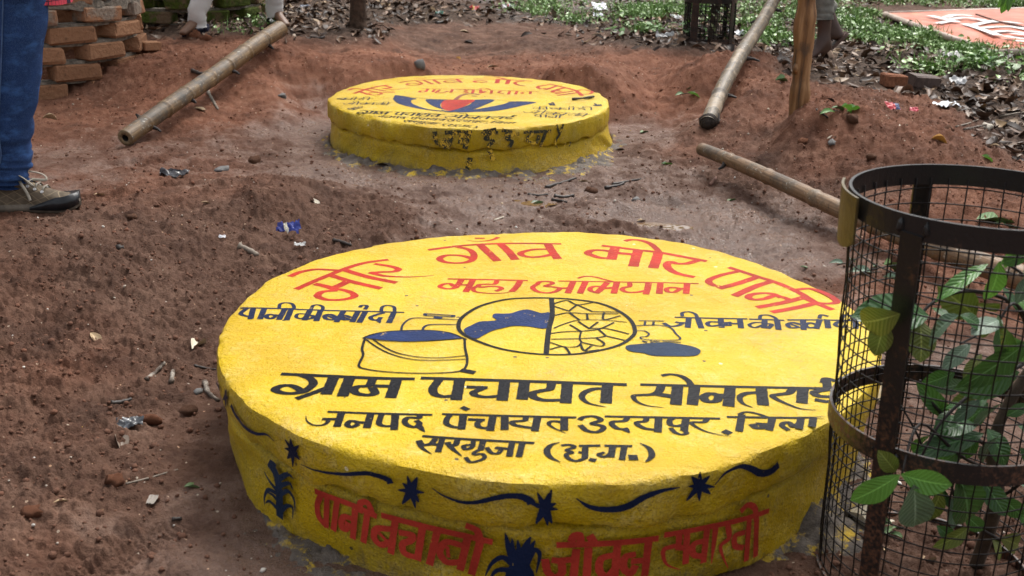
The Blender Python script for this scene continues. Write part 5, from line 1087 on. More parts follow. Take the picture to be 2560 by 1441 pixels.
# barefoot walker behind the post
gf = G(2052, 142); af = PY(2060, 118, gf.y); kf = PY(2062, -20, gf.y+.02); hf = PY(2085, -235, gf.y+.05); ab = PY(2088, 78, gf.y+.06); kb = PY(2058, 0, gf.y-.02); hb = hf+Vector((.02, .16, 0))
tf = af+Vector((-.13, -.07, -.065)); tbk = ab+Vector((-.125, .0, -.085)); base = Vector((gf.x, gf.y, gf.z))
Jn = figure([hf, hb], [kf, kb+Vector((.02, .12, 0))], [af, ab], [tf, tbk], Vector((-1, -.3, 0)), .2, calf=.046, ank=.031, foot=.034)
p3 = body('person', base, Jn, SKIN_D, 'person with bare dark legs and rolled grey trousers walking behind the post')
trouser(p3, base, [hf, hf.lerp(kf, .6), kf, PY(2061, 25, gf.y+.015), PY(2060, 50, gf.y+.01)], [.09, .075, .055, .046, .046], GREYC, 4, folds=.14, hemfold=2.5)
trouser(p3, base, [hb, kb+Vector((.02, .12, 0)), PY(2072, 30, gf.y+.10)], [.09, .07, .06], GREYC, 8, folds=.14, hemfold=1)
shirt(p3, base, Jn['pelvis'][0], Vector((-1, -.3, 0)), WHITES, .50, -.05)
sandal(p3, base, af, tf, simple('tan_slipper', (.40, .28, .20), .6)); sandal(p3, base, ab+Vector((-.035, 0, 0)), tbk, simple('brown_slipper', (.10, .055, .04), .5), False)

# ------------------------------------------------------------------ printed banner in a frame lying on the weeds
A = PZ(2212, 38, .24); B = PZ(2482, 136, .235); Cc = PZ(2562, 26, .25); ex = (Cc-A); D_ = A+ex*1.7; E_ = B+ex*1.7
ban = empty('banner', A); tag(ban, 'red orange printed banner in a pale frame lying on the weeds', 'banner')
g = NT('banner_print'); n = g.noise(3, 5, .6); n2 = g.noise(26, 4, .7)
c = g.ramp(n, (.3, (.48, .10, .05)), (.5, (.58, .155, .085)), (.7, (.68, .30, .21))); c = g.mix(g.math('MULTIPLY', g.step(n2, .62, .68), .7), c, (.06, .035, .025)); c = g.mix(g.math('MULTIPLY', g.step(g.noise(7, 4), .58, .7), .4), c, (.62, .44, .2))
BAN = g.set(Base__Color=c, Roughness=.28, Normal=g.bump(n, .3, .05), Specular__IOR__Level=.5)
V, F = [], []; nn = 24
for i in range(nn+1):
    for j in range(nn+1):
        p = (A.lerp(B, i/nn)).lerp(D_.lerp(E_, i/nn), j/nn)-A; q = p+Vector((0, 0, .02+.012*float(fbm(np.array([p.x*2.2]), np.array([p.y*2.2]), 3, 4)[0])-.012*math.exp(-((j/nn-.52)/.02)**2))); V.append(q)
for i in range(nn):
    for j in range(nn): a = i*(nn+1)+j; F.append((a, a+1, a+nn+2, a+nn+1))
sheet = obj('print_sheet', V, F, BAN, ban, True)
FR = simple('frame_tube', (.45, .36, .30), .5, 12, .4)
for a_, b_ in ((A, B), (B, E_), (E_, D_), (D_, A)):
    v, f = loft([a_-A+Vector((0, 0, .006)), (a_+b_)/2-A+Vector((0, 0, .004)), b_-A+Vector((0, 0, .006))], [.020, .020, .020], 8); obj('frame_tube', v, f, FR, ban, True)
TZB = T(2160, 0, 6.4); WP = simple('white_print', (.80, .79, .77), .3, 9, .08)
def bpaint(t, w):
    V, F = [], []
    for k, st in enumerate(TZB(S(t))):
        P = [PZ(x, y, .262)-A for x, y in st]; P = catmull([Vector((p.x, p.y, 0)) for p in P], 5)
        o = len(V); n = len(P)
        for i, p in enumerate(P):
            tt = (P[min(i+1, n-1)]-P[max(i-1, 0)]).normalized(); nn_ = Vector((-tt.y, tt.x, 0)); z = .030+k*2e-4+i*1e-5
            V += [p+nn_*w/2+Vector((0, 0, z)), p-nn_*w/2+Vector((0, 0, z))]
        for i in range(n-1): a = o+2*i; F.append((a, a+1, a+3, a+2))
    return V, F
V, F = bpaint("1050,265 1280,320 1500,375;1180,395 1320,365 1480,352;1300,300 1420,262 1580,258 1720,275;1380,330 1600,300 1850,330;1600,400 1850,480 2150,590;1700,440 1950,380 2250,370 2500,400;1900,470 2200,450 2560,470;2000,540 2300,520 2600,560;2250,600 2500,640 2800,660;1850,330 1980,365 2120,350;2300,440 2700,520;2350,560 2700,600;2420,680 2700,700", .06)
obj('white_lettering', V, F, WP, sheet)
v, f = loft(catmull([PZ(2440, 36, .275)-A, PZ(2500, 55, .272)-A, PZ(2570, 70, .272)-A], 5), [.006]*11, 6); obj('crease', v, f, simple('crease_line', (.12, .05, .035), .7), ban)
# spray of leaves hanging into the corner from a branch above
hb0 = PY(2520, -60, 4.3); spray = empty('hanging_branch', hb0); tag(spray, 'green leaf spray hanging into the top right corner above the banner', 'branch')
v, f = loft(catmull([Vector((.25, .2, .9)), Vector((.08, .06, .35)), Vector((0, 0, 0))], 6), [.008-.0004*i for i in range(13)], 7); obj('twig', v, f, TWIG, spray, True)
for k, (x0, y0, x1, y1) in enumerate(((2515, -25, 2500, 22), (2520, -25, 2512, 38), (2525, -20, 2523, 30), (2530, -30, 2540, 8), (2510, -45, 2475, -10), (2530, -50, 2560, -15))):
    put_leaf(spray, hb0, PY(x0, y0, 4.3), PY(x1, y1, 4.28), k, LEAF_L, 0, F_, .75)

# ------------------------------------------------------------------ fallen leaves, sprigs, twigs, stones, scraps: each one a thing
LF = [leaf_mesh('fallen_leaf', 1, w, c_, f_, tw, 8, 4, seed=k, cup=cu, wave=wv) for k, (w, c_, f_, tw, cu, wv) in enumerate([(.42, .55, .5, .5, .3, .05), (.5, .3, .35, .2, .2, .06), (.30, .4, .6, .8, .2, .04), (.62, .35, .4, .3, .5, .05)])]
def scale_at(p): return FPX/((p.y)*math.cos(PIT)-(p.z-CZ)*math.sin(PIT))
used_l = set()
def fleaf(px, py, lpx, ang, k, mat, label, cat='leaf', lift=.003, roll=0.0):
    p = G(px, py); L = lpx/scale_at(p); d = Vector((math.cos(ang), math.sin(ang), 0)); nrm = normal(p.x, p.y); d = (d-nrm*d.dot(nrm)).normalized()
    o = link('fallen_leaf', LF[k % 4].copy(), None, mat); b = p-d*L/2+nrm*lift; orient(o, b, b+d, nrm, roll); o.matrix_basis = o.matrix_basis @ Matrix.Diagonal((L, L, L, 1)); tag(o, label, cat, 'leaves fallen on the soil'); return o
A_ = math.radians
for q in [(130, 298, 44, A_(20), 3, DRY, 'folded tan leaf on the soil left of the bamboo cut end'), (506, 276, 42, A_(5), 1, DRY, 'tan leaf lying below the middle of the wet bamboo pole'), (1140, 146, 52, A_(120), 2, ORANGE, 'yellow tan twisted leaf in the channel behind the far cover'),
 (157, 486, 58, A_(8), 2, ORANGE, 'orange leaf lying just beyond the brown shoe toe'), (256, 487, 42, A_(35), 2, DRY, 'pale narrow leaf a step right of the brown shoe'), (790, 511, 46, A_(-25), 1, PALE, 'pale folded leaf on the dark mound between the two covers'),
 (500, 862, 58, A_(65), 3, PALE, 'glossy cream leaf on soil left of the front cover'), (240, 848, 50, A_(-40), 1, DRY, 'brown leaf half sunk in dark soil at left'), (490, 1217, 60, A_(25), 0, FRESH, 'small green leaf beside the left foot of the front cover'), (300, 1108, 56, A_(-60), 3, DEAD, 'wet purple brown leaf beside the black plastic scrap'),
 (160, 1253, 48, A_(30), 2, DRY, 'narrow tan leaf strip in the left foreground'), (1352, 507, 62, A_(25), 0, LEAF_G, 'grey green leaf lying in the small puddle'), (1832, 500, 50, A_(28), 2, FRESH, 'pale green curled leaf on right mud below the brown bamboo'), (1673, 410, 40, A_(0), 1, LEAF, 'dark green leaf on mud right of the far cover'),
 (1612, 331, 34, A_(40), 1, FRESH, 'small green leaf right of the far cover rim'), (1958, 202, 40, A_(0), 3, FRESH, 'pale round leaf on red soil left of the post'), (2352, 352, 46, A_(-20), 3, ORANGE, 'curled orange leaf on the right soil heap'), (2262, 314, 58, A_(40), 2, PALE, 'pale tan curled leaf below the red wrapper'),
 (2085, 343, 36, A_(10), 2, PALE, 'small cream leaf on the heap near a grey stone'), (2476, 399, 50, A_(-8), 0, LEAF_L, 'green leaf on the heap just above the near guard rim'), (2016, 671, 34, A_(-30), 2, FRESH, 'small pale green leaf shred on wet mud left of the near guard'), (2137, 274, 42, A_(15), 3, LEAF_L, 'round green leaf lying alone right of the post foot'),
 (2500, 552, 130, A_(8), 1, FRESH, 'big pale yellow green leaf seen through the near guard top'), (2535, 568, 110, A_(-10), 0, FRESH, 'second pale leaf beside the big one inside the guard view'), (2335, 590, 90, A_(-20), 1, FRESH, 'pale leaf under the brown bamboo seen through the mesh'),
 (2160, 1312, 130, A_(-45), 3, PALE, 'large cream leaf at the near guard foot'), (2245, 1318, 90, A_(20), 1, PALE, 'cream leaf right of the iron upright at guard foot'), (2215, 1370, 80, A_(60), 2, DRY, 'thin tan leaf on dark soil inside the guard foot'), (2330, 1400, 100, A_(40), 2, DRY, 'long dry leaf at the bottom inside the near guard'),
 (1175, 106, 34, A_(-15), 1, DEAD, 'dark leaf in the channel behind the far cover'), (1238, 166, 40, A_(10), 2, DRY, 'reddish tan leaf right behind the far cover rim'), (960, 415, 40, A_(20), 1, DEAD, 'dark wet leaf at the far cover left foot'), (1555, 375, 40, A_(20), 2, DEAD, 'brown leaf against the right foot of the far cover'), (1465, 455, 40, A_(12), 2, DRY, 'thin tan leaf on mud in front of the far cover'),
 (1608, 552, 36, A_(10), 2, DRY, 'tan leaf floating in the muddy puddle'), (520, 508, 36, A_(15), 2, DRY, 'thin brown leaf on trodden mud right of the shoe'), (2085, 255, 40, A_(-30), 0, DEAD, 'dark leaf on the heap right of the post'), (1165, 80, 30, A_(5), 1, DRY, 'small tan leaf where the channel meets the litter')]:
    fleaf(*q)
def sprig(px, py, leaves, label, mats):
    p = G(px, py); root = empty('leaf_sprig', p); tag(root, label, 'leaf sprig', 'green sprigs dropped on the soil'); s0 = scale_at(p)
    for k, (dx, dy, ang, l) in enumerate(leaves):
        L = l/s0; b = Vector((dx/s0, dy/s0*2.2, .008+.01*(k % 3))); d = Vector((math.cos(ang), math.sin(ang), .25*math.sin(k*2.0+1)))
        o = link('leaf', LF[(k+1) % 4].copy(), root, mats[k % len(mats)]); orient(o, b, b+d, Vector((0, -.2, 1)), .3*math.sin(k*3)); o.matrix_basis = o.matrix_basis @ Matrix.Diagonal((L, L, L, 1))
    v, f = loft([Vector((-18/s0, 0, .006)), Vector((0, 0, .012)), Vector((15/s0, 4/s0, .010))], [.0022, .002, .0015], 6); obj('stalk', v, f, STEM, root)
sprig(1716, 240, [(-5, 0, A_(200), 26), (0, -4, A_(-20), 38), (4, 8, A_(60), 32), (8, 0, A_(-5), 34)], 'green leaf sprig on red soil right of the far cover', [FRESH, LEAF_L])
sprig(2085, 285, [(0, -3, A_(190), 40), (-4, 6, A_(20), 55), (18, 2, A_(10), 36)], 'bright green leaf sprig right of the wooden post foot', [LEAF_L, FRESH])
sprig(2190, 690, [(-10, 0, A_(160), 60), (0, 12, A_(60), 70), (20, 6, A_(20), 60), (6, -14, A_(-30), 80), (30, 10, A_(-10), 50)], 'wilted grey green sprig on mud behind the near guard', [LEAF_G, LEAF_G, FRESH])
sprig(2110, 668, [(0, 0, A_(150), 40), (8, 4, A_(30), 40)], 'tiny grey sprig left of the wilted one, by the guard', [LEAF_G])
sprig(2225, 1345, [(0, 0, A_(90), 40), (0, 0, A_(30), 36), (0, 0, A_(150), 36), (0, 0, A_(-30), 40), (0, 0, A_(210), 34)], 'small pale star shaped weed sprig at the guard foot', [FRESH])
BARKY = simple('twig_bark', (.10, .075, .058), .7, 60, .6, .8, 90, .004, .3, (.38, .34, .29)); GREYW = simple('grey_wood', (.20, .165, .13), .75, 40, .4); BLK = simple('dark_wet_twig', (.028, .020, .016), .5, 50, .4)
def twig(pts, r, mat, label):
    P = [G(*p) for p in pts]; b = P[0].copy(); s0 = scale_at(b); P = catmull([p-b+Vector((0, 0, r*.35)) for p in P], 5); n = len(P)
    v, f = loft(P, [r*(1-.35*i/n)*(1+.18*math.sin(i*2.3)) for i in range(n)], 8, wob=.18, seed=int(pts[0][0])); o = obj('twig', v, f, mat, None, True); o.location = b; tag(o, label, 'twig', 'twigs lying on the soil'); return o
for q in [([(596, 617), (622, 628), (645, 640)], .0095, GREYW, 'thick grey stub of wood above the left rim of the front cover'), ([(366, 952), (390, 932), (412, 908)], .0055, BARKY, 'pale flaking twig on soil left of the front cover'), ([(428, 960), (433, 928)], .006, BARKY, 'short broken twig right of the flaking twig'), ([(512, 958), (522, 985), (548, 1005)], .006, BARKY, 'curved dark twig touching the front cover'),
 ([(485, 915), (515, 922), (540, 925)], .003, BLK, 'thin black twig touching the left rim of the front cover'), ([(278, 1010), (305, 1008), (330, 1000)], .006, BLK, 'black lumpy twig in the left foreground soil'), ([(315, 1210), (360, 1200), (400, 1188), (445, 1175)], .0022, GREYW, 'long thin root across the left foreground'), ([(834, 602), (855, 607), (878, 615)], .006, BLK, 'brown twig behind the left rim of the front cover'),
 ([(1365, 470), (1400, 460), (1440, 447)], .007, BLK, 'wet brown twig on mud right of the far cover foot'), ([(1320, 487), (1345, 490), (1370, 487)], .005, BLK, 'dark twig on the mud between the covers'), ([(1385, 492), (1410, 495), (1435, 490)], .007, BLK, 'short dark twig beside the grey green leaf'), ([(1380, 500), (1400, 503), (1418, 507)], .005, BLK, 'small twig tip at the leaf in the small puddle'), ([(1512, 472), (1545, 466), (1560, 460)], .007, BLK, 'thick dark twig on the mud right of centre'), ([(1530, 462), (1570, 455), (1612, 447)], .005, BLK, 'long dark twig on the mud right of the far cover'),
 ([(1760, 300), (1790, 310), (1800, 300)], .004, BLK, 'small root by the lower end of the leaning bamboo'), ([(1775, 465), (1790, 445)], .007, simple('rust_twig', (.13, .06, .04), .7, 40), 'reddish twig below the brown bamboo end'), ([(480, 178), (500, 186), (520, 190)], .010, BLK, 'dark twig half under the wet bamboo pole'), ([(520, 230), (533, 255), (545, 275)], .008, GREYW, 'split bamboo sliver under the wet bamboo pole'), ([(775, 95), (800, 97), (812, 93)], .009, BLK, 'black twig on the left bank near the tree'),
 ([(1090, 60), (1118, 56)], .014, BLK, 'dark stub where the channel starts'), ([(2040, 275), (2055, 285), (2070, 296)], .005, BLK, 'black twig beside the wooden post foot'), ([(2150, 205), (2185, 190), (2215, 172)], .006, BLK, 'dark stick on the litter right of the walking feet'), ([(2390, 318), (2420, 310), (2445, 300)], .004, GREYW, 'thin grey stick on the litter above the orange leaf'), ([(2500, 292), (2560, 282)], .005, GREYW, 'grey stick on the litter at the right edge'), ([(2410, 325), (2470, 312)], .005, BARKY, 'pale stick joining a pale stone on the litter'),
 ([(1235, 552), (1260, 543)], .003, PALE, 'white straw on the mud behind the front cover'), ([(430, 1300), (455, 1298)], .004, BLK, 'tiny black twig in the bottom left foreground')]:
    twig(*q)
st_ = catmull([PZ(1430, 248, ZT+.006), PZ(1455, 246, ZT+.008), PZ(1485, 242, ZT+.007)], 5); b = st_[0].copy(); v, f = loft([p-b for p in st_], [.005+.0012*math.sin(i) for i in range(len(st_))], 8); o = obj('twig', v, f, BLK, None, True); o.location = b; tag(o, 'dark twig lying on the far cover beside its last red word', 'twig')
def lump_mesh(name, s, seed, sub=2, rough=.42):
    bm = bmesh.new(); bmesh.ops.create_icosphere(bm, subdivisions=sub, radius=1)
    for v in bm.verts:
        q = float(fbm(np.array([v.co.x*2.4+seed*3]), np.array([v.co.y*2.4+v.co.z*1.9]), 3, seed)[0]); v.co *= 1+rough*2*q; v.co = Vector((v.co.x*s[0], v.co.y*s[1], v.co.z*s[2]))
    me = bpy.data.meshes.new(name); bm.to_mesh(me); bm.free(); me.polygons.foreach_set('use_smooth', [True]*len(me.polygons)); return me
STONE = simple('grey_stone', (.13, .125, .12), .5, 30, .3, .5, 60); STONEP = simple('pale_stone', (.40, .36, .29), .6, 30, .3); CLODM = simple('soil_clod', (.13, .062, .036), .9, 40, .4, 1, 80, .006, .2); CLODR = simple('red_clod', (.22, .09, .048), .9, 40, .4, 1, 80, .006, .2); DBRICK = simple('dark_wet_brick', (.085, .055, .045), .7, 30, .35, .8, 60, .005)
for k, (px, py, r, s, m, nm, label) in enumerate([(380, 1052, 27, (1, .7, .62), CLODR, 'stone', 'reddish stone beside the black plastic scrap in the foreground'), (290, 1200, 24, (1, .8, .6), CLODR, 'clod', 'red clod on the left foreground soil above the long root'), (80, 1280, 26, (1, .8, .5), CLODR, 'clod', 'reddish clod at the bottom left'), (470, 1030, 26, (1, .8, .5), CLODM, 'clod', 'dark clod close to the left rim of the front cover'), (497, 980, 14, (1, .8, .6), STONE, 'stone', 'grey pink pebble beside the curved dark twig'),
 (637, 408, 18, (1, .9, .9), CLODM, 'clod', 'round dark clod in front of the bamboo cut end'), (552, 426, 20, (1, .6, .45), STONE, 'stone', 'flat dark grey stone on mud left of the far cover'), (1590, 502, 16, (1, .7, .6), STONE, 'stone', 'grey stone on the little soil pile between the covers'), (1478, 479, 15, (1, .8, .6), CLODM, 'stone', 'brown stone beside the dark twigs on the mud'), (2078, 360, 10, (1, 1, .9), STONE, 'stone', 'small blue grey pebble on the right heap'), (2468, 320, 17, (1, .8, .6), STONEP, 'stone', 'cream stone on the litter at right'),
 (1050, 165, 17, (.8, .8, .9), STONE, 'stone', 'black stone behind the left rim of the far cover'), (705, 242, 14, (1, .7, .5), STONE, 'stone', 'grey stone on mud under the wet bamboo pole'), (2010, 355, 16, (1, .8, .5), CLODR, 'clod', 'brown clod on the right heap below the post'), (2180, 395, 15, (1, .8, .6), CLODM, 'clod', 'dark clod in the middle of the right heap'), (2370, 325, 18, (1, .7, .5), CLODM, 'clod', 'dark clod above the orange leaf'), (2130, 300, 18, (1, .7, .7), CLODM, 'clod', 'dark earth lump below the green sprig'),
 (330, 545, 14, (1, .8, .6), CLODM, 'clod', 'small dark clod on the soil right of the shoe sole'), (300, 622, 14, (.8, .8, .6), BLK, 'clod', 'black charred lump on the soil left of the blue wrapper'), (485, 93, 22, (1, .7, .7), CLODR, 'clod', 'red earth lump over the left sandal'), (517, 101, 16, (.9, .8, .9), CLODR, 'clod', 'red earth lump right of the left sandal'), (110, 238, 20, (1, .8, .9), CLODR, 'clod', 'brick coloured lump at the left foot of the brick guard')]):
    p = G(px, py); r_ = r/scale_at(p); o = link(nm, lump_mesh(nm, s, k+2), None, m); o.scale = (r_, r_, r_); o.location = p+Vector((0, 0, r_*s[2]*.15)); o.rotation_euler = (0, 0, k*1.1); tag(o, label, nm, 'stones and clods on the soil')
for px, py, rz, m, label, sc in ((2303, 222, .25, DBRICK, 'dark wet brick lying in the litter at right', 1.0), (2232, 218, .15, CLODR, 'half buried red brick beside the dark wet brick', .8), (378, 130, .9, BRICK, 'broken brick leaning at the right foot of the brick guard', .7)):
    p = G(px, py); o = link('loose_brick', brick_mesh(int(px)), None, m); o.location = p+Vector((0, 0, .03)); o.rotation_euler = (.05, .08, rz); o.scale = (.62*sc, .8*sc, .95*sc); tag(o, label, 'brick')
def scrap(px, py, wpx, hpx, cols, label, cat='wrapper', rot=0.0, crumple=.35, stand=.5, rough=.35):
    p = G(px, py); s0 = scale_at(p); w, h = wpx/s0, hpx/s0; n = 14; V, F = [], []; sd = int(px*7+py)
    for i in range(n+1):
        for j in range(n+1):
            u, v_ = i/n-.5, j/n-.5; a = float(fbm(np.array([u*3+sd]), np.array([v_*3]), 3, sd)[0]); b2 = float(fbm(np.array([u*3+sd+9]), np.array([v_*3+4]), 3, sd)[0]); ed = 1+.25*a
            V.append((w*u*ed+crumple*w*.35*b2, h*v_*(1-stand)*1.6*ed, .004+h*stand*(v_+.5)*.9+crumple*w*(abs(a)*1.1+.35*abs(float(vnoise(np.array([u*9.+sd]), np.array([v_*9.]), sd)[0])))))
    for i in range(n):
        for j in range(n): a = i*(n+1)+j; F.append((a, a+n+1, a+n+2, a+1))
    g = NT('scrap_'+str(sd)); s = g.sep(g.obj_co()); c = cols[0]; q = g.math('ADD', g.math('MULTIPLY', s[0], 1/w), g.math('MULTIPLY', g.noise(18/max(w, .02)*.05, 3), .8))
    for k, cc in enumerate(cols[1:]): lo = -.15+.33*k; c = g.mix(g.math('MULTIPLY', g.math('GREATER_THAN', q, lo+.35), g.math('LESS_THAN', q, lo+.35+(.16 if k == 0 else .4))), c, cc)
    m = g.set(Base__Color=c, Roughness=rough, Normal=g.bump(g.noise(60, 3), .4, .004), Specular__IOR__Level=.5)
    o = obj('litter_scrap', V, F, m, None, True); o.location = p; o.rotation_euler = (0, 0, rot); tag(o, label, cat, 'litter scraps on the ground'); return o
for q in [(722, 590, 52, 36, [(.02, .03, .22), (.55, .52, .42), (.03, .05, .30)], 'crumpled blue and red wrapper on the soil above the front cover', 'wrapper', .25, .6, .75), (2232, 277, 32, 26, [(.45, .02, .03), (.4, .02, .03), (.03, .05, .14)], 'crumpled red wrapper on the right heap', 'wrapper', .2), (2284, 281, 18, 16, [(.5, .03, .06)], 'small red scrap right of the red wrapper', 'wrapper', -.4),
 (2368, 270, 58, 26, [(.62, .64, .68), (.45, .48, .52)], 'silvery white wrapper on the litter right of the red wrapper', 'wrapper', .1, .3, .2), (2395, 212, 40, 26, [(.42, .42, .42), (.30, .30, .31)], 'clear plastic bag on the litter below the banner', 'plastic bag', .1), (2380, 150, 50, 26, [(.55, .54, .52)], 'pale plastic bag at the edge of the weeds below the banner', 'plastic bag', .3), (1500, 28, 34, 30, [(.75, .76, .80), (.6, .6, .65)], 'white plastic bag in the weeds at the top centre', 'plastic bag', .2), (1495, 45, 26, 14, [(.7, .72, .78)], 'white scrap below the bag in the top centre weeds', 'plastic bag', .4),
 (1272, 22, 30, 14, [(.7, .7, .72), (.45, .05, .07)], 'white and red scrap on the litter at top centre', 'wrapper', .1), (1186, 27, 26, 16, [(.45, .04, .03), (.55, .35, .05)], 'red scrap on the litter top centre', 'wrapper', 0), (1098, 37, 20, 9, [(.02, .16, .11), (.5, .55, .55)], 'green scrap on the litter behind the tree', 'wrapper', 0), (325, 1068, 60, 34, [(.035, .037, .042), (.06, .065, .075)], 'crumpled black plastic scrap in the left foreground', 'plastic scrap', .4, .3, .25, .25), (435, 443, 66, 26, [(.03, .028, .032), (.06, .06, .07)], 'black wet plastic scrap on the trodden mud', 'plastic scrap', -.2, .3, .2, .25), (382, 1255, 22, 26, [(.22, .19, .16)], 'flat grey scrap on the foreground soil', 'paper scrap', 0, .2, .1, .6),
 (765, 22, 26, 10, [(.20, .22, .28), (.4, .4, .42)], 'grey blue scrap on the litter left of the tree', 'wrapper', 0), (1690, 50, 26, 16, [(.72, .72, .74)], 'white scrap left of the far tree guard', 'plastic bag', 0), (1660, 98, 44, 14, [(.45, .45, .45), (.3, .3, .3)], 'clear plastic scrap on the litter left of the far guard', 'plastic bag', 0), (1850, 90, 60, 16, [(.62, .65, .68)], 'white plastic sheet on the litter right of the far guard', 'plastic bag', .1, .25, .2), (2130, 50, 22, 12, [(.5, .56, .62)], 'pale blue scrap on the weeds behind the walker', 'wrapper', 0), (2466, 153, 24, 12, [(.10, .28, .50), (.4, .45, .5)], 'blue scrap by the near corner of the banner', 'wrapper', 0),
 (2205, 998, 46, 66, [(.46, .36, .21), (.52, .43, .28)], 'tan cardboard scrap leaning behind the guard mesh', 'cardboard', .2, .1, .6, .8), (2232, 955, 40, 44, [(.45, .45, .46), (.45, .05, .05)], 'pale paper scrap with a red mark behind the mesh', 'paper scrap', .3, .2, .5, .6), (750, 618, 26, 8, [(.7, .7, .68)], 'tiny white scrap below the blue wrapper', 'paper scrap', 0), (556, 598, 16, 9, [(.72, .72, .75)], 'white scrap left of the blue wrapper', 'paper scrap', 0)]:
    scrap(*q)

# ------------------------------------------------------------------ ground cover: clods and grit, leaf litter, weeds (each one mass), nearest litter leaves singly
def scatter(name, tmpl, faces, P, S, Rz, tilt, m, shade=None, nrm=None):
    n = len(P); k = len(tmpl[0]); T_ = np.stack([tmpl[i % len(tmpl)] for i in range(n)]) if len(tmpl) > 1 else np.repeat(tmpl[0][None], n, 0)
    T_ = T_*S[:, None, None]; ca, sa = np.cos(tilt[:, 0]), np.sin(tilt[:, 0])
    y = T_[..., 1]*ca[:, None]-T_[..., 2]*sa[:, None]; z = T_[..., 1]*sa[:, None]+T_[..., 2]*ca[:, None]; x = T_[..., 0]
    cb, sb_ = np.cos(tilt[:, 1]), np.sin(tilt[:, 1]); x, z = x*cb[:, None]+z*sb_[:, None], -x*sb_[:, None]+z*cb[:, None]
    c, s = np.cos(Rz), np.sin(Rz); X = x*c[:, None]-y*s[:, None]; Y = x*s[:, None]+y*c[:, None]
    co = np.stack([X, Y, z], -1)+P[:, None, :]; F = (faces[None]+(np.arange(n)*k)[:, None, None]).reshape(-1, faces.shape[1])
    me = npmesh(name, co.reshape(-1, 3), F); me.polygons.foreach_set('use_smooth', np.ones(len(F), bool))
    if shade is not None:
        a = me.attributes.new('shade', 'FLOAT', 'POINT'); a.data.foreach_set('value', np.repeat(shade, k).astype(np.float32))
    o = link(name, me, None, m); o['kind'] = 'stuff'; return o
def ico(): 
    bm = bmesh.new(); bmesh.ops.create_icosphere(bm, subdivisions=1, radius=1); V = np.array([v.co[:] for v in bm.verts]); F = np.array([[v.index for v in f.verts] for f in bm.faces]); bm.free(); return V, F
IV, IF = ico(); ivs = [IV*(1+.35*(RNG.random((len(IV), 1))-.5))*np.array([1, .8+.3*RNG.random(), .55+.35*RNG.random()]) for _ in range(8)]
def place(n, x0, x1, y0, y1, prob):
    """n random ground points in view, kept with the given probability (arrays in, array out)"""
    out = []; tot = 0
    for _ in range(60):
        m = 40000; y = y0*(y1/y0)**RNG.random(m); x = RNG.uniform(x0, x1, m); k = np.abs(x) < .60*y+.35; x, y = x[k], y[k]
        k = RNG.random(len(x)) < prob(x, y); out.append(np.stack([x[k], y[k], look(GZ, x[k], y[k])], 1)); tot += k.sum()
        if tot >= n: break
    return np.concatenate(out)[:n]
def off_covers(x, y, m=.66): return (np.hypot(x-C1[0], y-C1[1]) > m) & (np.hypot(x-C2[0], y-C2[1]) > m)
P = place(11500, -3.2, 3.2, 1.25, 6.3, lambda x, y: off_covers(x, y)*(look(LIT, x, y) < .6)*(look(CRU, x, y)*.9+.06))
S_ = np.clip(np.exp(RNG.normal(math.log(.0034), .42, len(P))), .002, .009); P[:, 2] += S_*.25
GRIT = NT('crumbs'); _oi = GRIT.attr('shade').outputs['Fac']
CRUMB = GRIT.set(Base__Color=GRIT.ramp(_oi, (0, (.075, .035, .022)), (.45, (.13, .062, .039)), (.8, (.22, .085, .047)), (1, (.26, .13, .08))), Roughness=.9, Specular__IOR__Level=.25, Normal=GRIT.bump(GRIT.noise(180, 3), .8, .004))
sh = np.clip(.3*RNG.random(len(P))+.55*look(RED, P[:, 0], P[:, 1])+.12, 0, 1)
scatter('soil_crumbs', ivs, IF, P, S_, RNG.random(len(P))*6.28, RNG.normal(0, .4, (len(P), 2)), CRUMB, sh)
P = place(750, -3, 3, 1.25, 6.3, lambda x, y: off_covers(x, y)*1.0); S_ = np.clip(np.exp(RNG.normal(math.log(.0026), .4, len(P))), .0013, .006); P[:, 2] += S_*.4
g = NT('pale_grit'); GRT = g.set(Base__Color=g.ramp(g.attr('shade').outputs['Fac'], (0, (.30, .24, .19)), (.6, (.5, .44, .36)), (.85, (.62, .60, .56)), (1, (.60, .36, .06))), Roughness=.6)
scatter('pale_grit', ivs, IF, P, S_, RNG.random(len(P))*6.28, RNG.normal(0, .4, (len(P), 2)), GRT, RNG.random(len(P)))
# dead leaves
def tleaf(L, W, curl, fold, twist, n=4, m=2):
    V = []
    for i in range(n+1):
        t = i/n; wd = W/2*math.sin(math.pi*min(max(t, .02), .98))**.8
        for j in range(m+1):
            u = j/m*2-1; a = twist*t; x = wd*u; z = abs(u)*wd*fold; V.append((x*math.cos(a)-z*math.sin(a), L*(t-.5), x*math.sin(a)+z*math.cos(a)+curl*L*((t-.5)**2)))
    return np.array(V)
TF_ = np.array([[i*3+j, i*3+j+1, i*3+j+4, i*3+j+3] for i in range(4) for j in range(2)])
tl_ = [tleaf(1, random.uniform(.3, .55), random.uniform(-.8, 1.3), random.uniform(-.5, 1.2), random.uniform(-1.3, 1.3)) for _ in range(12)]
in_banner = lambda x, y: (x > 2.75) & (6.3 < y) & (y < 9.3)
PL = place(8200, -4.6, 5.2, 3.3, 11.2, lambda x, y: off_covers(x, y)*~in_banner(x, y)*np.maximum(0, (look(LIT, x, y)-.30)*1.6))
SL_ = np.clip(RNG.normal(.060, .016, len(PL)), .025, .10); PL[:, 2] += .004+.014*RNG.random(len(PL)); TI = RNG.normal(0, .33, (len(PL), 2)); RZ = RNG.random(len(PL))*6.28; SH = RNG.random(len(PL))
order = np.argsort(np.hypot(PL[:, 0], PL[:, 1])); near, far = order[:290], order[290:]
lib = []
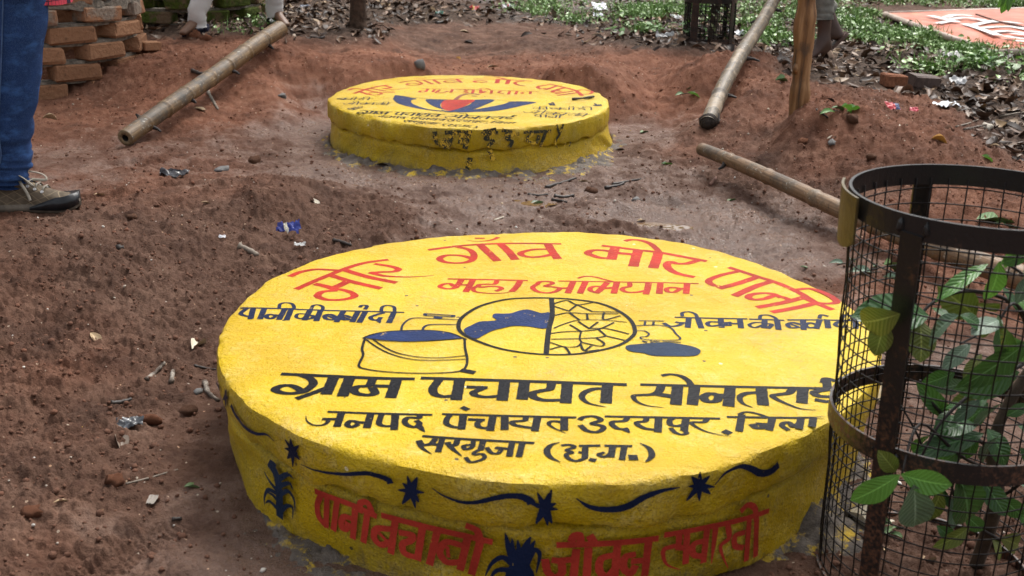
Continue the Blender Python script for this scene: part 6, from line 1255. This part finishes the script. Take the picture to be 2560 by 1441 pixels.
for k in range(12):
    me = npmesh('dead_leaf', tl_[k], TF_); me.polygons.foreach_set('use_smooth', np.ones(len(TF_), bool)); me.materials.append(DEAD); lib.append(me)
for i in near:
    o = bpy.data.objects.new('dead_leaf', lib[i % 12]); COL.objects.link(o); o.parent = ground; o.location = PL[i]; o.rotation_euler = (TI[i, 0], TI[i, 1], RZ[i]); s = float(SL_[i]); o.scale = (s, s, s)
scatter('leaf_litter', tl_, TF_, PL[far], SL_[far], RZ[far], TI[far], LITTER, SH[far])
# weeds: small soft leaves in low clumps
WPTS = [(G(x, y), r) for x, y, r in ((2300, 110, .55), (2150, 90, .5), (2400, 140, .4), (2250, 30, .9), (2450, 20, .9), (2540, 170, .35), (2545, 205, .22), (2100, 30, .8), (1950, 30, .5), (1430, 40, .38), (1520, 50, .45), (1380, 20, .5), (1600, 30, .6), (1720, 30, .5), (1590, 82, .22), (1850, 60, .35), (1990, 100, .3), (2330, 165, .25), (600, 78, .17), (645, 72, .12), (2380, 100, .4))]
def wtest(x, y):
    w = np.max([np.exp(-((x-p.x)**2+(y-p.y)**2*.6)/(r*r)) for p, r in WPTS], 0)
    return ~in_banner(x, y)*np.maximum(0, w-.25)*1.2*(.08+3.2*np.maximum(0, fbm(x*3.2, y*3.2, 2, 5)-.02))
PW = place(12000, -3, 5.5, 5.2, 11.5, wtest); PW[:, 2] += .012+.055*RNG.random(len(PW))**1.5
wl = [tleaf(1, random.uniform(.4, .75), random.uniform(-.5, .3), random.uniform(-.1, .4), random.uniform(-.3, .3)) for _ in range(8)]
scatter('weeds', wl, TF_, PW, np.clip(RNG.normal(.024, .009, len(PW)), .010, .055), RNG.random(len(PW))*6.28, RNG.normal(0, .5, (len(PW), 2)), WEED, RNG.random(len(PW)))
PG = place(6000, -3, 5.5, 5.6, 11, wtest); PG[:, 2] += .03
scatter('grass', [tleaf(1, .06, .5, .2, .2)], TF_, PG, np.clip(RNG.normal(.09, .03, len(PG)), .04, .16), RNG.random(len(PG))*6.28, np.stack([RNG.normal(1.1, .35, len(PG)), RNG.normal(0, .4, len(PG))], 1), WEED, RNG.random(len(PG)))
pp = G(1590, 88)
for k, (x, y, n, label) in enumerate(((1590, 90, 26, 'leafy weed clump on the right bank left of the far guard'), (2545, 185, 30, 'bright leafy weed clump at the right edge below the banner'), (2450, 178, 14, 'small leafy weed in the litter below the banner corner'), (1710, 95, 12, 'small weed beside the left foot of the far guard'))):
    p = G(x, y); wd = empty('weed_plant', p); tag(wd, label, 'weed', 'leafy weed clumps'); r_ = random.Random(k)
    for i in range(n):
        a = r_.random()*6.28; rr = r_.random()**.6*(.16 if k < 2 else .09); h = .03+.10*r_.random()*(1-rr*3); L = .035+.03*r_.random(); b = Vector((rr*math.cos(a), rr*math.sin(a), h)); d = Vector((math.cos(a+.5), math.sin(a+.5), r_.uniform(-.5, .4)))
        o = link('leaf', LF[i % 4] if False else LV[i % 4].copy(), wd, (LEAF_L, LEAF_L, FRESH)[i % 3]); o.data.materials[0] = (LEAF_L, LEAF_L, FRESH)[i % 3]; orient(o, b, b+d, Vector((0, 0, 1))); o.matrix_basis = o.matrix_basis @ Matrix.Diagonal((L*1.3, L, L, 1))
    for i in range(4):
        a = i*1.6; v, f = loft([Vector((0, 0, -.02)), Vector((.05*math.cos(a), .05*math.sin(a), .05)), Vector((.10*math.cos(a), .10*math.sin(a), .08))], [.003, .002, .0015], 5); obj('stem', v, f, FRESH, wd)
# ------------------------------------------------------------------ the grove the clearing lies in (its dark foliage is what the wet paint mirrors)
BARK2 = simple('grove_bark', (.06, .045, .035), .9, 20, .4, 1, 30, .02, .2)
for k, (x, y, h, r) in enumerate(((-7.5, 15, 4.2, 3.0), (-3.4, 17, 4.8, 3.3), (.4, 15.5, 4.6, 3.0), (5.6, 19.5, 3.4, 2.8), (9.8, 16, 3.4, 2.8), (-11, 11, 4, 2.8), (12.5, 11, 3.6, 2.6))):
    t = empty('tree', (x, y, H(x, y))); tag(t, ['broad tree behind the clearing, far left of the row', 'broad tree behind the clearing, left of the middle', 'broad tree behind the clearing, in the middle of the row', 'broad tree behind the clearing, right of the middle', 'broad tree behind the clearing, far right of the row', 'tree standing left of the clearing', 'tree standing right of the clearing'][k], 'tree', 'grove trees beyond the frame')
    v, f = loft(catmull([Vector((0, 0, -.2)), Vector((.05, 0, .6)), Vector((-.08, .05, 1.8)), Vector((.1, 0, h))], 5), [.22-.007*i for i in range(16)], 12, wob=.06, seed=k); obj('trunk', v, f, BARK2, t, True)
    crown(t, (0, 0, h+.3), (r, r*.8, 3.2), 4200, 20+k, LEAF, 2.6);
